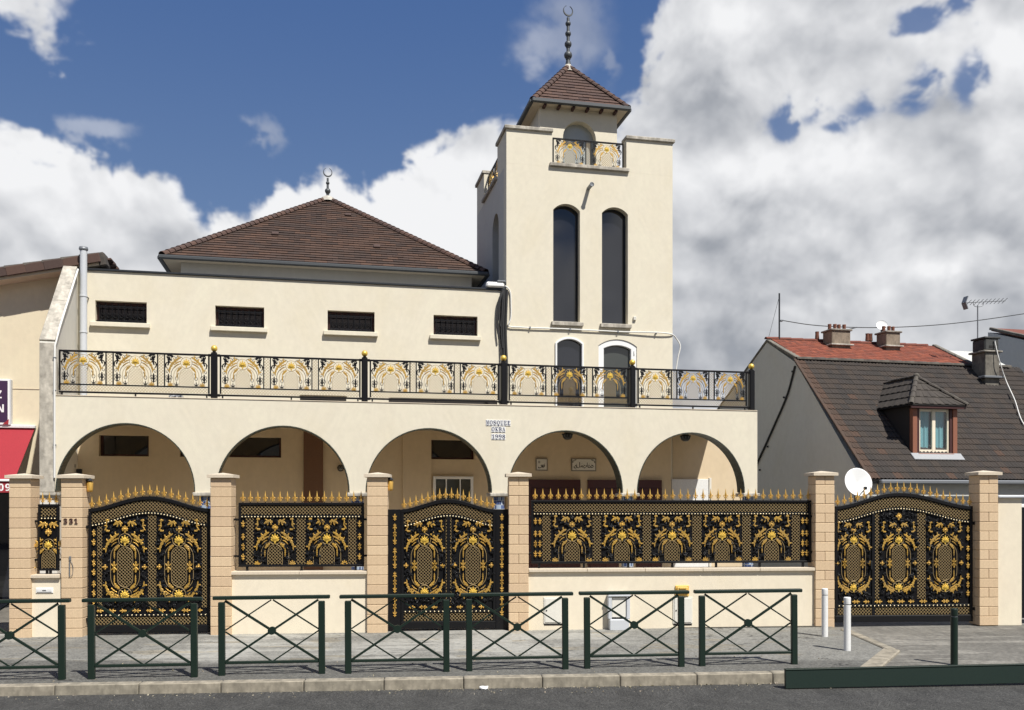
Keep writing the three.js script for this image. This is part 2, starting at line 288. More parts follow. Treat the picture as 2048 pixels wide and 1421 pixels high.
M.zincOld = std([0.07, 0.07, 0.066], 0.8, { map: stoneTex });
M.leadGrey = std([0.36, 0.37, 0.38], 0.6, { map: grainTex });
M.pane = phy([1, 1, 1], 0.02, { transmission: 1, thickness: 0, ior: 1.5 });
// ---------------------------------------------------------------- ground, road, pavement, kerbs
function sheet(pts, lvl) {   // pts: [x, z] world
  const g = new THREE.ShapeGeometry(poly(pts.map(([x, z]) => [x, -z]))); g.rotateX(-Math.PI / 2);
  const p = g.attributes.position; for (let i = 0; i < p.count; i++) p.setY(i, lvl + groundAt(Math.max(-40, Math.min(40, p.getX(i))))); g.computeVertexNormals(); return uvm(g);
}
const kz = (x) => -(11.1 + 0.0612 * x);     // front edge of the kerb
M.ground = std([0.11, 0.105, 0.095], 0.95, { map: asphaltTex });
M.road = std([0.125, 0.122, 0.113], 0.92, { map: asphaltTex, bumpMap: asphaltTex, bumpScale: 0.006 });
const paveTex = noiseTex(1024, 16, (u, v) => {
  const x = u * 16, d = v * 16;                                   // metres; the kerb lies at d = 11.25, the fence at d = 15
  const grit = NT[(Math.imul(Math.floor(u * 1024), 7919) + Math.imul(Math.floor(v * 1024), 104729)) & 65535] - 0.5, fine = tn(u, v, 300, 2, 14) - 0.5, patch = tn(u, v, 9, 5, 6, 0.62), streak = fbm(x * 0.7, d * 5.5, 3, 5, 0.6), edge = fbm(x * 1.1, d * 0.8, 8, 4) - 0.5;
  const old = sstep(12.25, 12.45, d + edge * 0.8);                // newer, darker asphalt strip along the kerb
  let k = mixn(0.50, 0.63, old) + grit * 0.2 + fine * 0.16 + (patch - 0.5) * 0.22;
  const lime = sstep(0.46, 0.64, patch * 0.7 + streak * 0.35) * old * sstep(8.6, 10.4, (x < 6 ? x + 16 : x) * -1 + 27.2 + edge * 2.5);  // pale cement smeared over the paving
  k = mixn(k, 0.86 + fine * 0.22, lime * 0.8);
  const crack = sstep(0.010, 0.002, Math.abs(fbm(x * 0.9 + 5, d * 1.4, 21, 5, 0.55) - 0.5)) * sstep(0.45, 0.6, fbm(x * 0.6, d * 0.6, 33, 2)) + sstep(0.007, 0.001, Math.abs(fbm(x * 1.7, d * 2.2 + 9, 27, 4) - 0.47)) * old * 0.6;
  k *= 1 - 0.45 * Math.min(1, crack);
  const rust = sstep(0.64, 0.72, fbm(x * 1.3 + 3, d * 4.5, 12, 4)) * 0.5 * old;
  k = Math.min(1, Math.max(0.1, k)); return [k, k * (1 - rust * 0.06), k * (0.985 - rust * 0.16)];
});
M.pavement = std([0.49, 0.48, 0.445], 0.92, { map: paveTex, bumpMap: asphaltTex, bumpScale: 0.003 });
const driveTex = noiseTex(512, 10, (u, v) => { const p = tn(u, v, 9, 5, 31, 0.6), f = tn(u, v, 260, 2, 17) - 0.5, s = fbm(u * 8, v * 46, 5, 4, 0.6); const k = 0.60 + (p - 0.5) * 0.5 + f * 0.3 + sstep(0.55, 0.72, s) * 0.13; return [Math.min(1, Math.max(0.1, k)), Math.min(1, Math.max(0.1, k * 0.99)), Math.min(1, Math.max(0.1, k * 0.965))]; });
M.driveway = std([0.45, 0.435, 0.40], 0.92, { map: driveTex, bumpMap: asphaltTex, bumpScale: 0.004 });
M.kerb = [[0.40, 0.355, 0.275], [0.385, 0.345, 0.268], [0.415, 0.368, 0.284]].map((c) => std(c, 0.95, { map: stoneTex, bumpMap: stoneTex, bumpScale: 0.003 }));
struct('ground', sheet([[-300, 120], [300, 120], [300, -320], [-300, -320]], -0.16), M.ground);
struct('road', sheet([[-60, 12], [60, 12], [60, kz(60) - 0.02], [-60, kz(-60) - 0.02]], -0.125), M.road);
struct('pavement', sheet([[-40, kz(-40) - 0.13], [4.40, kz(4.4) - 0.13], [5.40, -13.05], [5.47, -15.12], [5.47, -17], [-40, -17]], 0), M.pavement);
M.courtyard = std([0.38, 0.355, 0.31], 0.9, { map: driveTex });
struct('courtyard', sheet([[-10.5, -15.0], [5.3, -15.35], [8.5, -24], [-10.5, -24]], 0.012), M.courtyard);
struct('driveway', sheet([[4.2, kz(4.2) - 0.1], [40, kz(40) - 0.1], [40, -19], [4.2, -19]], -0.035), M.driveway);
{ // kerb: a row of single stones, then the bevelled return round the driveway
  const kerb = new THREE.Group(); kerb.name = 'kerb'; kerb.userData.kind = 'structure'; scene.add(kerb);
  const stone = (x0, x1, lift, mi, bent = 0) => {
    const L = Math.hypot(x1 - x0, 0.0612 * (x1 - x0)), m = (x0 + x1) / 2, q = part('kerb_stone', cb(L - 0.007, 0.3, 0.15, 0.011, 0, -0.15, -0.075), M.kerb[mi], kerb);
    q.position.set(m, groundAt(m) + lift, kz(m)); q.rotation.y = 0.0612 + bent; q.rotation.z = 0.005; return q;
  };
  for (let i = 0, x = -9.4; x < 4.3; i++) { const L = 0.98 + (rnd() - 0.5) * 0.04, e = Math.min(x + L, 4.42); stone(x, e, 0.004 + rnd() * 0.006, i % 3); x = e; }
  for (let i = 0, x = 4.9; x < 12; i++, x += 1) stone(x, x + 1, -0.075, (i + 1) % 3);
  const ret = [[4.44, -11.36], [4.98, -12.22], [5.52, -13.08], [5.55, -14.1], [5.58, -15.1]];
  for (let i = 0; i < ret.length - 1; i++) {
    const [a, b] = ret[i], [c, d] = ret[i + 1], L = Math.hypot(c - a, d - b), w = i < 2 ? 0.24 : 0.15;
    const q = part('kerb_stone', cb(L - 0.01, 0.2, w, 0.015, 0, -0.1, 0), M.kerb[(i + 2) % 3], kerb); q.position.set((a + c) / 2, groundAt(a) + 0.006 - (i === 3 ? 0.002 : 0), (b + d) / 2); q.rotation.y = -Math.atan2(d - b, c - a);
  }
}

// ---------------------------------------------------------------- front enclosure: pillars, low walls, railings and gates
const FF = frame(15.07, 3.5);
const gF = (px) => groundAt(worldX(FF, LU(FF, px)));
const PW = 0.335, COURSE = 0.1635;
const pillarSpots = [
  [17, 60, 'block pillar beside the red shop awning', 0], [121, 164, 'block pillar bearing the number 331', 0], [420, 462, 'block pillar between the wide double gate and the low two motif railing', 0],
  [734, 774, 'block pillar with brass lantern left of the pedestrian gate', 0], [1018, 1057, 'block pillar between pedestrian gate and long railing', 1], [1632, 1669, 'block pillar between long railing and the three panel gate', 1], [1961, 1996, 'block pillar beyond the three panel gate, next to the end wall', 1]];
const blockGeo = {}, halfMats = M.blocks;
function blockG(w, h, d) { const k = [w, h, d].map((v) => v.toFixed(3)).join(); return blockGeo[k] || (blockGeo[k] = cb(w, h, d, 0.006)); }
const pillars = pillarSpots.map(([p0, p1, label, bond], n) => {
  const u = (LU(FF, p0) + LU(FF, p1)) / 2, pm = (p0 + p1) / 2, t = thing('gate_pillar', 'beige ' + label, 'pillar', FF, u, gF(pm) - 0.02, -PW / 2, 'beige block pillars of the street enclosure');
  const N = 16, top = 2.605;
  part('core', bx(PW - 0.024, top, PW - 0.024, 0, top / 2, 0), M.mortar, t);
  for (let i = 0; i < N; i++) {
    const y0 = i * COURSE, h = Math.min(COURSE, top - y0) - 0.007; if (h < 0.03) break;
    const mk = (w, x) => { const b = part('block', blockG(w, h, PW), M.blocks[Math.floor(rnd() * 4)], t); b.position.set(x + (rnd() - 0.5) * 0.003, y0 + h / 2, (rnd() - 0.5) * 0.004); };
    if (bond && i % 2) { mk(PW / 2 - 0.004, -PW / 4); mk(PW / 2 - 0.004, PW / 4); } else mk(PW, 0);
  }
  const S = new Soup(), c = 0.215, yb = top, ym = top + 0.05, yt = top + 0.085;
  S.hexa([-c, yb, c], [c, yb, c], [c, yb, -c], [-c, yb, -c], [-c, ym, c], [c, ym, c], [c, ym, -c], [-c, ym, -c]);
  for (const f of [[[-c, ym, c], [c, ym, c]], [[c, ym, c], [c, ym, -c]], [[c, ym, -c], [-c, ym, -c]], [[-c, ym, -c], [-c, ym, c]]]) S.face([...f, [0, yt, 0]]);
  part('cap', S.build(), M.coping, t);
  return t;
});
function onPillar(n, x, y, z) { const p = pillars[n]; return V(x, y, z).applyAxisAngle(V(0, 1, 0), FF.th).add(p.position); }
function freeThing(name, label, cat, pos, th, group) { const o = thing(name, label, cat, null, 0, 0, 0, group); o.position.copy(pos); o.rotation.y = th; return o; }
{ // number plate figures, brass lanterns, bell hook
  const t = freeThing('house_number', 'dark bronze figures 331 fixed to the gate pillar', 'house number', onPillar(1, -0.145, 1.865, PW / 2 + 0.003), FF.th);
  '331'.split('').forEach((c, i) => { const g = new TextGeometry(c, { font: FONT_SERIF, size: 0.085, depth: 0.012, curveSegments: 3 }); part('figure', uvm(g), M.darkWood, t).position.x = 0.018 + i * 0.077 + (i > 0 ? 0.012 : 0); });
  for (const [n, x] of [[1, 0.215], [3, 0.2]]) {
    const l = freeThing('wall_lantern', n === 1 ? 'small brass lantern on the pillar numbered 331' : 'small brass lantern beside the pedestrian gate', 'lantern', onPillar(n, x, 2.38, -0.02), FF.th, 'brass pillar lanterns');
    part('body', lathe([[0.0, 0], [0.045, 0.005], [0.05, 0.04], [0.055, 0.15], [0.03, 0.185], [0.0, 0.2]], 8), M.gold, l);
    part('bracket', bx(0.06, 0.03, 0.03, -0.05, 0.17, 0), M.darkMetal, l); part('cap', lathe([[0.07, 0.186], [0.02, 0.225], [0, 0.235]], 8), M.darkMetal, l);
  }
  const b = freeThing('bell_pull', 'thin iron bell pull hanging on the numbered pillar', 'bell pull', onPillar(1, -0.02, 1.0, PW / 2), FF.th);
  part('plate', cb(0.035, 0.07, 0.02, 0.004, 0, 0.3, 0.01), M.zinc, b); part('rod', bx(0.014, 0.24, 0.014, -0.005, 0.13, 0.015), M.zinc, b); part('loop', tube([[0.01, 0.26, 0.015], [0.045, 0.2, 0.02], [0.045, 0.05, 0.02], [0.01, 0, 0.015]], 0.004, 16, 5), M.zinc, b);
}

// low walls with copings
function lowWall(p0, p1, ytop, label) {
  const u0 = LU(FF, p0, -0.06), u1 = LU(FF, p1, -0.06), pm = (p0 + p1) / 2, gh = gF(pm) - 0.04, ht = LH(FF, pm, ytop, -0.06) - gh, W = u1 - u0;
  const t = thing('low_wall', label, 'wall', FF, (u0 + u1) / 2, gh, -0.06, 'rendered low walls under the railings');
  part('render', bxc(-W / 2, W / 2, 0, ht - 0.055, -0.2, 0), M.creamWall, t);
  const n = Math.max(1, Math.round(W / 1.0));
  for (let i = 0; i < n; i++) part('coping_slab', cbc(-W / 2 + i * W / n + 0.002, -W / 2 + (i + 1) * W / n - 0.002, ht - 0.055, ht, -0.25, 0.05, 0.006), M.coping, t);
  return { t, ht, gh, u0, u1, um: (u0 + u1) / 2 };
}
const lw0 = lowWall(60, 121, 1150, 'short cream low wall with mail slot beside the pillar numbered 331');
const lw1 = lowWall(462, 734, 1143, 'cream low wall under the two motif railing');
const lw2 = lowWall(1057, 1632, 1137, 'long cream low wall under the five motif railing, meter cabinets set in it');
{
  const t = thing('mail_slot', 'white mail slot plate in the short low wall', 'mail slot', FF, LU(FF, 89, -0.06), LH(FF, 89, 1187, -0.06), -0.06);
  part('plate', cb(0.275, 0.085, 0.014, 0.004, 0, 0.045, 0.007), M.white, t); part('flap', cb(0.24, 0.05, 0.01, 0.003, 0, 0.045, 0.018), M.whitePaint, t); part('name_plate', bx(0.06, 0.012, 0.003, 0, 0.045, 0.0255), M.darkMetal, t);
}
{ // meter cabinets set into the long wall
  const cab = (p0, p1, y0, y1, label, proud) => {
    const u0 = LU(FF, p0, -0.06), u1 = LU(FF, p1, -0.06), W = u1 - u0, h0 = Math.max(LH(FF, p0, y1, -0.06), lw2.gh + 0.05), h1 = LH(FF, p0, y0, -0.06), H = h1 - h0;
    const t = thing('meter_cabinet', label, 'cabinet', FF, (u0 + u1) / 2, h0, -0.06, 'meter cabinets in the low wall');
    part('frame', cbc(-W / 2, W / 2, 0, H, 0, 0.012 + proud, 0.004), M.offWhite, t);
    part('door', cbc(-W / 2 + 0.022, W / 2 - 0.022, 0.022, H - 0.022, 0.012 + proud, 0.022 + proud, 0.004), M.offWhite, t);
    part('lock', bx(0.02, 0.02, 0.008, -W / 2 + 0.05, H * 0.5, 0.026 + proud), M.darkMetal, t);
    part('gap', bxc(-W / 2 + 0.01, W / 2 - 0.01, -0.03, -0.002, 0, 0.006), M.dark, t); return t;
  };
  cab(1087, 1125, 1195, 1248, 'pale flush meter cabinet near the pedestrian gate pillar', 0);
  cab(1346, 1385, 1195, 1248, 'pale flush meter cabinet beneath the yellow gas box', 0.004);
  const c = LU(FF, 1236, -0.06), h0 = lw2.gh + 0.03, t = thing('meter_cabinet', 'grey meter cabinet on a protruding base, between the two flush ones', 'cabinet', FF, c, h0, -0.06, 'meter cabinets in the low wall');
  part('base', cbc(-0.165, 0.165, 0, 0.185, 0, 0.16, 0.01), M.greyPlastic, t);
  for (const s of [-1, 1]) part('side', cbc(s * 0.155 - 0.03, s * 0.155 + 0.03, 0.19, 0.565, 0, 0.125, 0.008), M.greyPlastic, t);
  part('door', cbc(-0.12, 0.12, 0.215, 0.55, 0.02, 0.10, 0.006), M.offWhite, t); part('top', cbc(-0.19, 0.19, 0.566, 0.6, 0, 0.14, 0.008), M.greyPlastic, t); part('shadow_gap', bxc(-0.122, 0.122, 0.188, 0.213, 0.01, 0.05), M.dark, t);
  const yb = thing('gas_box', 'yellow gas box fixed to the low wall above a cabinet', 'gas box', FF, LU(FF, 1364, -0.06), LH(FF, 1364, 1193, -0.06), -0.06);
  part('body', cb(0.235, 0.185, 0.03, 0.008, 0, 0.0925, 0.015), M.yellow, yb); part('cover', cb(0.2, 0.14, 0.035, 0.02, 0, 0.1, 0.045), M.yellow, yb); part('handle', bx(0.12, 0.02, 0.02, 0, 0.145, 0.07), M.yellow, yb);
}

// ---------------------------------------------------------------- cast ornament (metres, relative to the ring in each motif; x right, y up)
function leafGeo(spine, w, lobes, depth = 0.016, z = 0.004) {
  const c = new THREE.CatmullRomCurve3(spine.map((p) => V(p[0], p[1]))), n = lobes * 4, L = [], R = [];
  for (let i = 0; i <= n; i++) {
    const t = i / n, p = c.getPoint(t), d = c.getTangent(t), q = w * Math.pow(Math.sin(Math.PI * (0.1 + 0.87 * t)), 0.8) * (0.5 + 0.5 * Math.abs(Math.sin(Math.PI * lobes * t)));
    const fwd = q * 0.35; L.push([p.x - d.y * q + d.x * fwd, p.y + d.x * q + d.y * fwd]); R.push([p.x + d.y * q + d.x * fwd, p.y - d.x * q + d.y * fwd]);
  }
  return ext(poly([...L, ...R.reverse()]), depth, z, 0.0035);
}
const mirror = (g) => { const q = plain(g.clone()); q.scale(-1, 1, 1); const p = q.attributes.position, n = q.attributes.normal; for (let i = 0; i < p.count; i += 3) for (const a of [p, n]) { const t = [a.getX(i), a.getY(i), a.getZ(i)]; a.setXYZ(i, a.getX(i + 1), a.getY(i + 1), a.getZ(i + 1)); a.setXYZ(i + 1, ...t); } return q; };
const flipY = (g) => { const q = mirror(g); q.rotateZ(Math.PI); return q; };
const fanGeo = (r, n, a0, a1, w, lobes = 2, z = 0.004) => merge(Array.from({ length: n }, (_, i) => { const a = a0 + (a1 - a0) * i / Math.max(1, n - 1), k = r * (1 - 0.12 * Math.abs(i - (n - 1) / 2)); return leafGeo([[0, 0], [Math.cos(a) * k * 0.5, Math.sin(a) * k * 0.5], [Math.cos(a) * k, Math.sin(a) * k]], w, lobes, 0.014 + 0.003 * (i % 2), z); }));
const O = {};
O.medallion = merge([place(fanGeo(0.115, 7, 0.1, Math.PI - 0.1, 0.018, 3), 0, -0.03, 0.006), place(fanGeo(0.06, 5, 0.5, Math.PI - 0.5, 0.016, 2), 0, -0.02, 0.018), leafGeo([[0, -0.02], [0, -0.06], [0, -0.1]], 0.02, 3, 0.02), leafGeo([[0.0, -0.03], [-0.04, -0.045], [-0.07, -0.03]], 0.016, 2), leafGeo([[0, -0.03], [0.04, -0.045], [0.07, -0.03]], 0.016, 2)]);
O.ring = new THREE.TorusGeometry(0.107, 0.005, 6, 28);
O.spray = merge([leafGeo([[0.10, 0.105], [0.17, 0.06], [0.245, -0.01], [0.30, -0.10], [0.315, -0.215]], 0.029, 7), leafGeo([[0.30, -0.13], [0.33, -0.15], [0.365, -0.145]], 0.017, 2), leafGeo([[0.13, 0.08], [0.16, 0.11], [0.155, 0.145]], 0.014, 2), leafGeo([[0.19, 0.045], [0.23, 0.06], [0.235, 0.09]], 0.014, 2), leafGeo([[0.25, -0.02], [0.29, -0.01], [0.30, 0.02]], 0.014, 2)]);
O.branch = merge([leafGeo([[0.105, 0.03], [0.17, 0.0], [0.23, -0.05]], 0.017, 4), leafGeo([[0.13, -0.035], [0.18, -0.06], [0.225, -0.11]], 0.011, 3)]);
O.drop = merge([leafGeo([[0.085, -0.09], [0.13, -0.125], [0.175, -0.185]], 0.029, 3), leafGeo([[0.172, -0.16], [0.174, -0.22], [0.174, -0.28], [0.174, -0.325]], 0.013, 5)]);
O.fan = fanGeo(0.075, 5, 0.25, Math.PI - 0.25, 0.016, 2);
O.flower = merge([place(fanGeo(0.075, 7, -0.25, Math.PI + 0.25, 0.017, 2), 0, -0.015, 0), leafGeo([[0, -0.01], [0, -0.04], [0, -0.07]], 0.018, 2), place(new THREE.SphereGeometry(0.018, 8, 6), 0, 0, 0.02)]);
O.garland = merge([leafGeo([[-0.075, -0.01], [-0.03, 0.02], [0.03, 0.0], [0.075, -0.03]], 0.028, 5), leafGeo([[0.0, 0.0], [0.005, -0.035], [0.02, -0.06]], 0.014, 2), leafGeo([[-0.03, 0], [-0.05, -0.03], [-0.045, -0.055]], 0.012, 2), leafGeo([[0.02, 0.01], [0.03, 0.04], [0.06, 0.05]], 0.012, 2)]);
O.scroll = merge([leafGeo([[0.035, 0.1], [0.02, 0.06], [0.025, 0.0], [0.0, -0.05], [-0.02, -0.075]], 0.014, 5), leafGeo([[0.0, 0.09], [0.035, 0.1], [0.06, 0.085]], 0.02, 2), leafGeo([[0.0, -0.06], [0.04, -0.085], [0.07, -0.075]], 0.02, 2), leafGeo([[0.025, 0], [-0.005, 0.01], [-0.02, 0.0]], 0.012, 2)]);
O.rosette = merge([fanGeo(0.05, 4, 0, Math.PI * 1.5, 0.02, 2), place(new THREE.SphereGeometry(0.016, 8, 6), 0, 0, 0.018)]);
O.fleur = merge([leafGeo([[0, 0], [0, 0.05], [0, 0.1]], 0.02, 2), leafGeo([[0, 0.01], [0.03, 0.03], [0.04, 0.055]], 0.012, 2), leafGeo([[0, 0.01], [-0.03, 0.03], [-0.04, 0.055]], 0.012, 2), leafGeo([[0, 0], [0.02, -0.025], [0.035, -0.02]], 0.011, 2), leafGeo([[0, 0], [-0.02, -0.025], [-0.035, -0.02]], 0.011, 2), leafGeo([[0, 0], [0, -0.03], [0, -0.06]], 0.014, 2)]);
O.midFleur = merge([O.fleur.clone(), flipY(O.fleur)]);
O.blackCorner = merge([leafGeo([[0.0, 0.08], [-0.05, 0.085], [-0.09, 0.05]], 0.03, 3, 0.014), leafGeo([[0.0, 0.07], [-0.03, 0.0], [-0.015, -0.08]], 0.022, 4, 0.014), leafGeo([[-0.03, 0.07], [-0.045, 0.02], [-0.075, 0.0]], 0.018, 2, 0.014), leafGeo([[-0.01, -0.02], [0.015, -0.06], [0.005, -0.12]], 0.013, 3, 0.014)]);
O.blackSide = merge([leafGeo([[0, -0.09], [0, 0], [0, 0.1]], 0.024, 4, 0.014), tube([[0, 0.04], [0.04, 0.06], [0.045, 0.02], [0.01, 0.0]], 0.006, 12, 5), tube([[0, 0.04], [-0.04, 0.06], [-0.045, 0.02], [-0.01, 0.0]], 0.006, 12, 5), tube([[0, -0.07], [0.04, -0.05], [0.045, -0.01], [0.02, -0.01]], 0.006, 12, 5), tube([[0, -0.07], [-0.04, -0.05], [-0.045, -0.01], [-0.02, -0.01]], 0.006, 12, 5)]);
O.blackFoot = merge([leafGeo([[0, 0], [0, 0.04], [0, 0.09]], 0.012, 2, 0.014), bx(0.07, 0.012, 0.014, 0, 0.012, 0.006), leafGeo([[0, 0.02], [0.03, 0.035], [0.035, 0.055]], 0.009, 2, 0.014), leafGeo([[0, 0.02], [-0.03, 0.035], [-0.035, 0.055]], 0.009, 2, 0.014)]);
const inArch = (hw, top, r) => (x, y) => Math.abs(x) < hw && (y < top - r || Math.hypot(x, y - (top - r)) < r);
const BOT = -0.4625;     // foot of an arch motif
O.archLattice = lattice(inArch(0.122, -0.125, 0.122), -0.125, 0.125, BOT, -0.12, 0.040, 0.0062, 0.006, 0.004);
O.archWire = merge([tube([[-0.125, BOT], [-0.125, -0.25], [-0.105, -0.175], [-0.055, -0.125], [0, -0.108], [0.055, -0.125], [0.105, -0.175], [0.125, -0.25], [0.125, BOT]], 0.005, 40, 5), tube([[0.03, -0.105], [0.11, -0.075], [0.185, -0.125], [0.23, -0.21], [0.236, -0.3], [0.236, BOT]], 0.005, 28, 5), tube([[-0.03, -0.105], [-0.11, -0.075], [-0.185, -0.125], [-0.23, -0.21], [-0.236, -0.3], [-0.236, BOT]], 0.005, 28, 5)]);
const OV = -0.455;       // middle of a full gate motif
const inOval = (x, y) => { const v = Math.max(0, Math.abs(y - OV) - 0.205); return Math.hypot(x, v) < 0.122; };
O.ovalLattice = lattice(inOval, -0.125, 0.125, -0.79, -0.12, 0.040, 0.0062, 0.006, 0.004);
const stadium = (a, hgt, n = 14) => { const p = []; for (let i = 0; i <= n; i++) { const t = Math.PI * i / n; p.push([a * Math.cos(t), OV + hgt + a * Math.sin(t)]); } for (let i = 0; i <= n; i++) { const t = Math.PI * (1 + i / n); p.push([a * Math.cos(t), OV - hgt + a * Math.sin(t)]); } return p; };
O.ovalWire = merge([tube(stadium(0.125, 0.21), 0.005, 60, 5, true), tube(stadium(0.236, 0.17), 0.005, 60, 5, true)]);
O.chain = merge([leafGeo([[0, 0], [0, -0.05], [0, -0.1], [0, -0.15]], 0.013, 5), place(new THREE.SphereGeometry(0.012, 8, 5), 0, 0.01, 0.01)]);
O.filigree = merge([tube([[0.07, 0.09], [0.13, 0.12], [0.19, 0.10], [0.20, 0.06], [0.165, 0.05]], 0.0055, 18, 5), tube([[0.20, 0.10], [0.25, 0.125], [0.285, 0.10], [0.27, 0.06]], 0.0055, 14, 5), tube([[0.105, -0.02], [0.17, -0.04], [0.235, -0.10], [0.28, -0.19], [0.285, -0.26]], 0.0055, 22, 5), tube([[0.285, -0.26], [0.265, -0.3], [0.285, -0.33], [0.30, -0.30]], 0.0055, 12, 5), tube([[0.14, -0.20], [0.165, -0.26], [0.15, -0.31], [0.185, -0.35], [0.21, -0.31], [0.185, -0.27]], 0.0055, 22, 5), tube([[0.36, -0.10], [0.335, -0.17], [0.37, -0.21], [0.38, -0.16]], 0.0055, 12, 5)]);
for (const k of ['filigree', 'spray', 'branch', 'drop', 'garland', 'scroll', 'blackCorner']) O[k + 'L'] = mirror(O[k]);
for (const k of ['spray', 'branch', 'drop', 'sprayL', 'branchL', 'dropL', 'medallion', 'fan']) O[k + 'D'] = flipY(O[k]);
function motif(kind, parent, x, y, z, k = 1) {
  const g = grp('motif', parent, x, y, z); g.scale.setScalar(k);
  const p = (n, geo, mat, px = 0, py = 0, pz = 0) => { const m = part(n, geo, mat, g); m.position.set(px, py, pz); return m; };
  const open = kind === 'open'; let tone = Math.floor(rnd() * 4); const gold = () => M.golds[(tone + (rnd() < 0.3 ? 1 : 0)) % 4];
  p('ring', O.ring, M.latticeGold, 0, 0, 0.008); p('medallion', O.medallion, M.goldBright);
  p('leaf_spray', O.spray, gold()); p('leaf_spray', O.sprayL, gold()); p('branch', O.branch, gold()); p('branch', O.branchL, gold()); p('leaf_drop', O.drop, gold()); p('leaf_drop', O.dropL, gold());
  if (kind === 'full') {
    stuff(p('lattice', O.ovalLattice, M.latticeGold)); p('wire', O.ovalWire, M.latticeGold, 0, 0, 0.006);
    const yb = 2 * OV; p('ring', O.ring, M.latticeGold, 0, yb, 0.008); p('medallion', O.medallion, M.goldBright, 0, yb - 0.005);
    for (const n of ['spray', 'branch', 'drop']) { p(n === 'branch' ? 'branch' : 'leaf_' + n, O[n + 'D'], gold(), 0, yb); p(n === 'branch' ? 'branch' : 'leaf_' + n, O[n + 'LD'], gold(), 0, yb); }
    for (const s of [-1, 1]) { p('fleur', O.midFleur, gold(), s * 0.178, OV); p('rosette', O.rosette, gold(), s * 0.325, OV); p('fan', O.fan, gold(), s * 0.13, yb - 0.08); }
  } else {
    stuff(p('lattice', O.archLattice, M.latticeGold)); p('wire', O.archWire, M.latticeGold, 0, 0, 0.006);
    for (const s of [-1, 1]) p('fan', O.fan, gold(), s * 0.3, BOT + 0.005);
  }
  if (open) {
    p('filigree', O.filigree, M.black); p('filigree', O.filigreeL, M.black);
    p('black_leaf', O.blackCorner, M.black, 0.365, 0.035).scale.setScalar(1.3); p('black_leaf', O.blackCornerL, M.black, -0.365, 0.035).scale.setScalar(1.3);
    for (const s of [-1, 1]) { p('black_fleur', O.blackSide, M.black, s * 0.335, -0.32); p('black_foot', O.blackFoot, M.black, s * 0.185, BOT); }
  } else if (kind !== 'narrow') {
    p('flower', O.flower, gold(), 0, 0.185); p('garland', O.garland, gold(), 0.115, 0.28); p('garland', O.garlandL, gold(), -0.115, 0.28); p('scroll', O.scroll, gold(), -0.32, 0.235); p('scroll', O.scrollL, gold(), 0.32, 0.235);
  }
  return g;
}
// fleur-de-lis spear
O.spear = merge([lathe([[0.010, 0], [0.010, 0.016], [0.017, 0.022], [0.009, 0.03], [0.010, 0.045], [0.008, 0.06], [0.018, 0.082], [0.012, 0.11], [0.001, 0.185]], 8),
  ...[-1, 1].map((s) => tube([[s * 0.006, 0.045, 0], [s * 0.022, 0.072, 0], [s * 0.037, 0.064, 0], [s * 0.034, 0.042, 0]], 0.0065, 8, 5)), ...[-1, 1].map((s) => tube([[s * 0.006, 0.042, 0], [s * 0.022, 0.026, 0], [s * 0.03, 0.014, 0]], 0.0055, 6, 5)), bx(0.04, 0.010, 0.02, 0, 0.042, 0)]);
O.stub = bx(0.014, 0.03, 0.014, 0, -0.012, 0);
O.bead = place(new THREE.SphereGeometry(0.013, 6, 5), 0, 0, 0);
// black cast foliage relief filling a region: many small leaves on the backing sheet
function relief(inside, x0, x1, y0, y1, seed) {
  const r = rng(seed), protos = [0, 1, 2].map((i) => leafGeo([[0, 0], [0.02, 0.012 + i * 0.006], [0.045, 0.0]], 0.014, 3, 0.014, 0)).map(plain), out = [];
  const n = Math.round((x1 - x0) * (y1 - y0) * 420);
  for (let i = 0; i < n; i++) { const x = x0 + r() * (x1 - x0), y = y0 + r() * (y1 - y0), a = r() * 6.28, s = 0.7 + r() * 0.8; if (!inside(x, y)) continue; const g = protos[i % 3].clone(); g.scale(s, s, 1); g.rotateX((r() - 0.5) * 0.7); g.rotateY((r() - 0.5) * 0.7); g.rotateZ(a); g.translate(x, y, 0.002); out.push(g); }
  return out.length ? merge(out) : null;
}
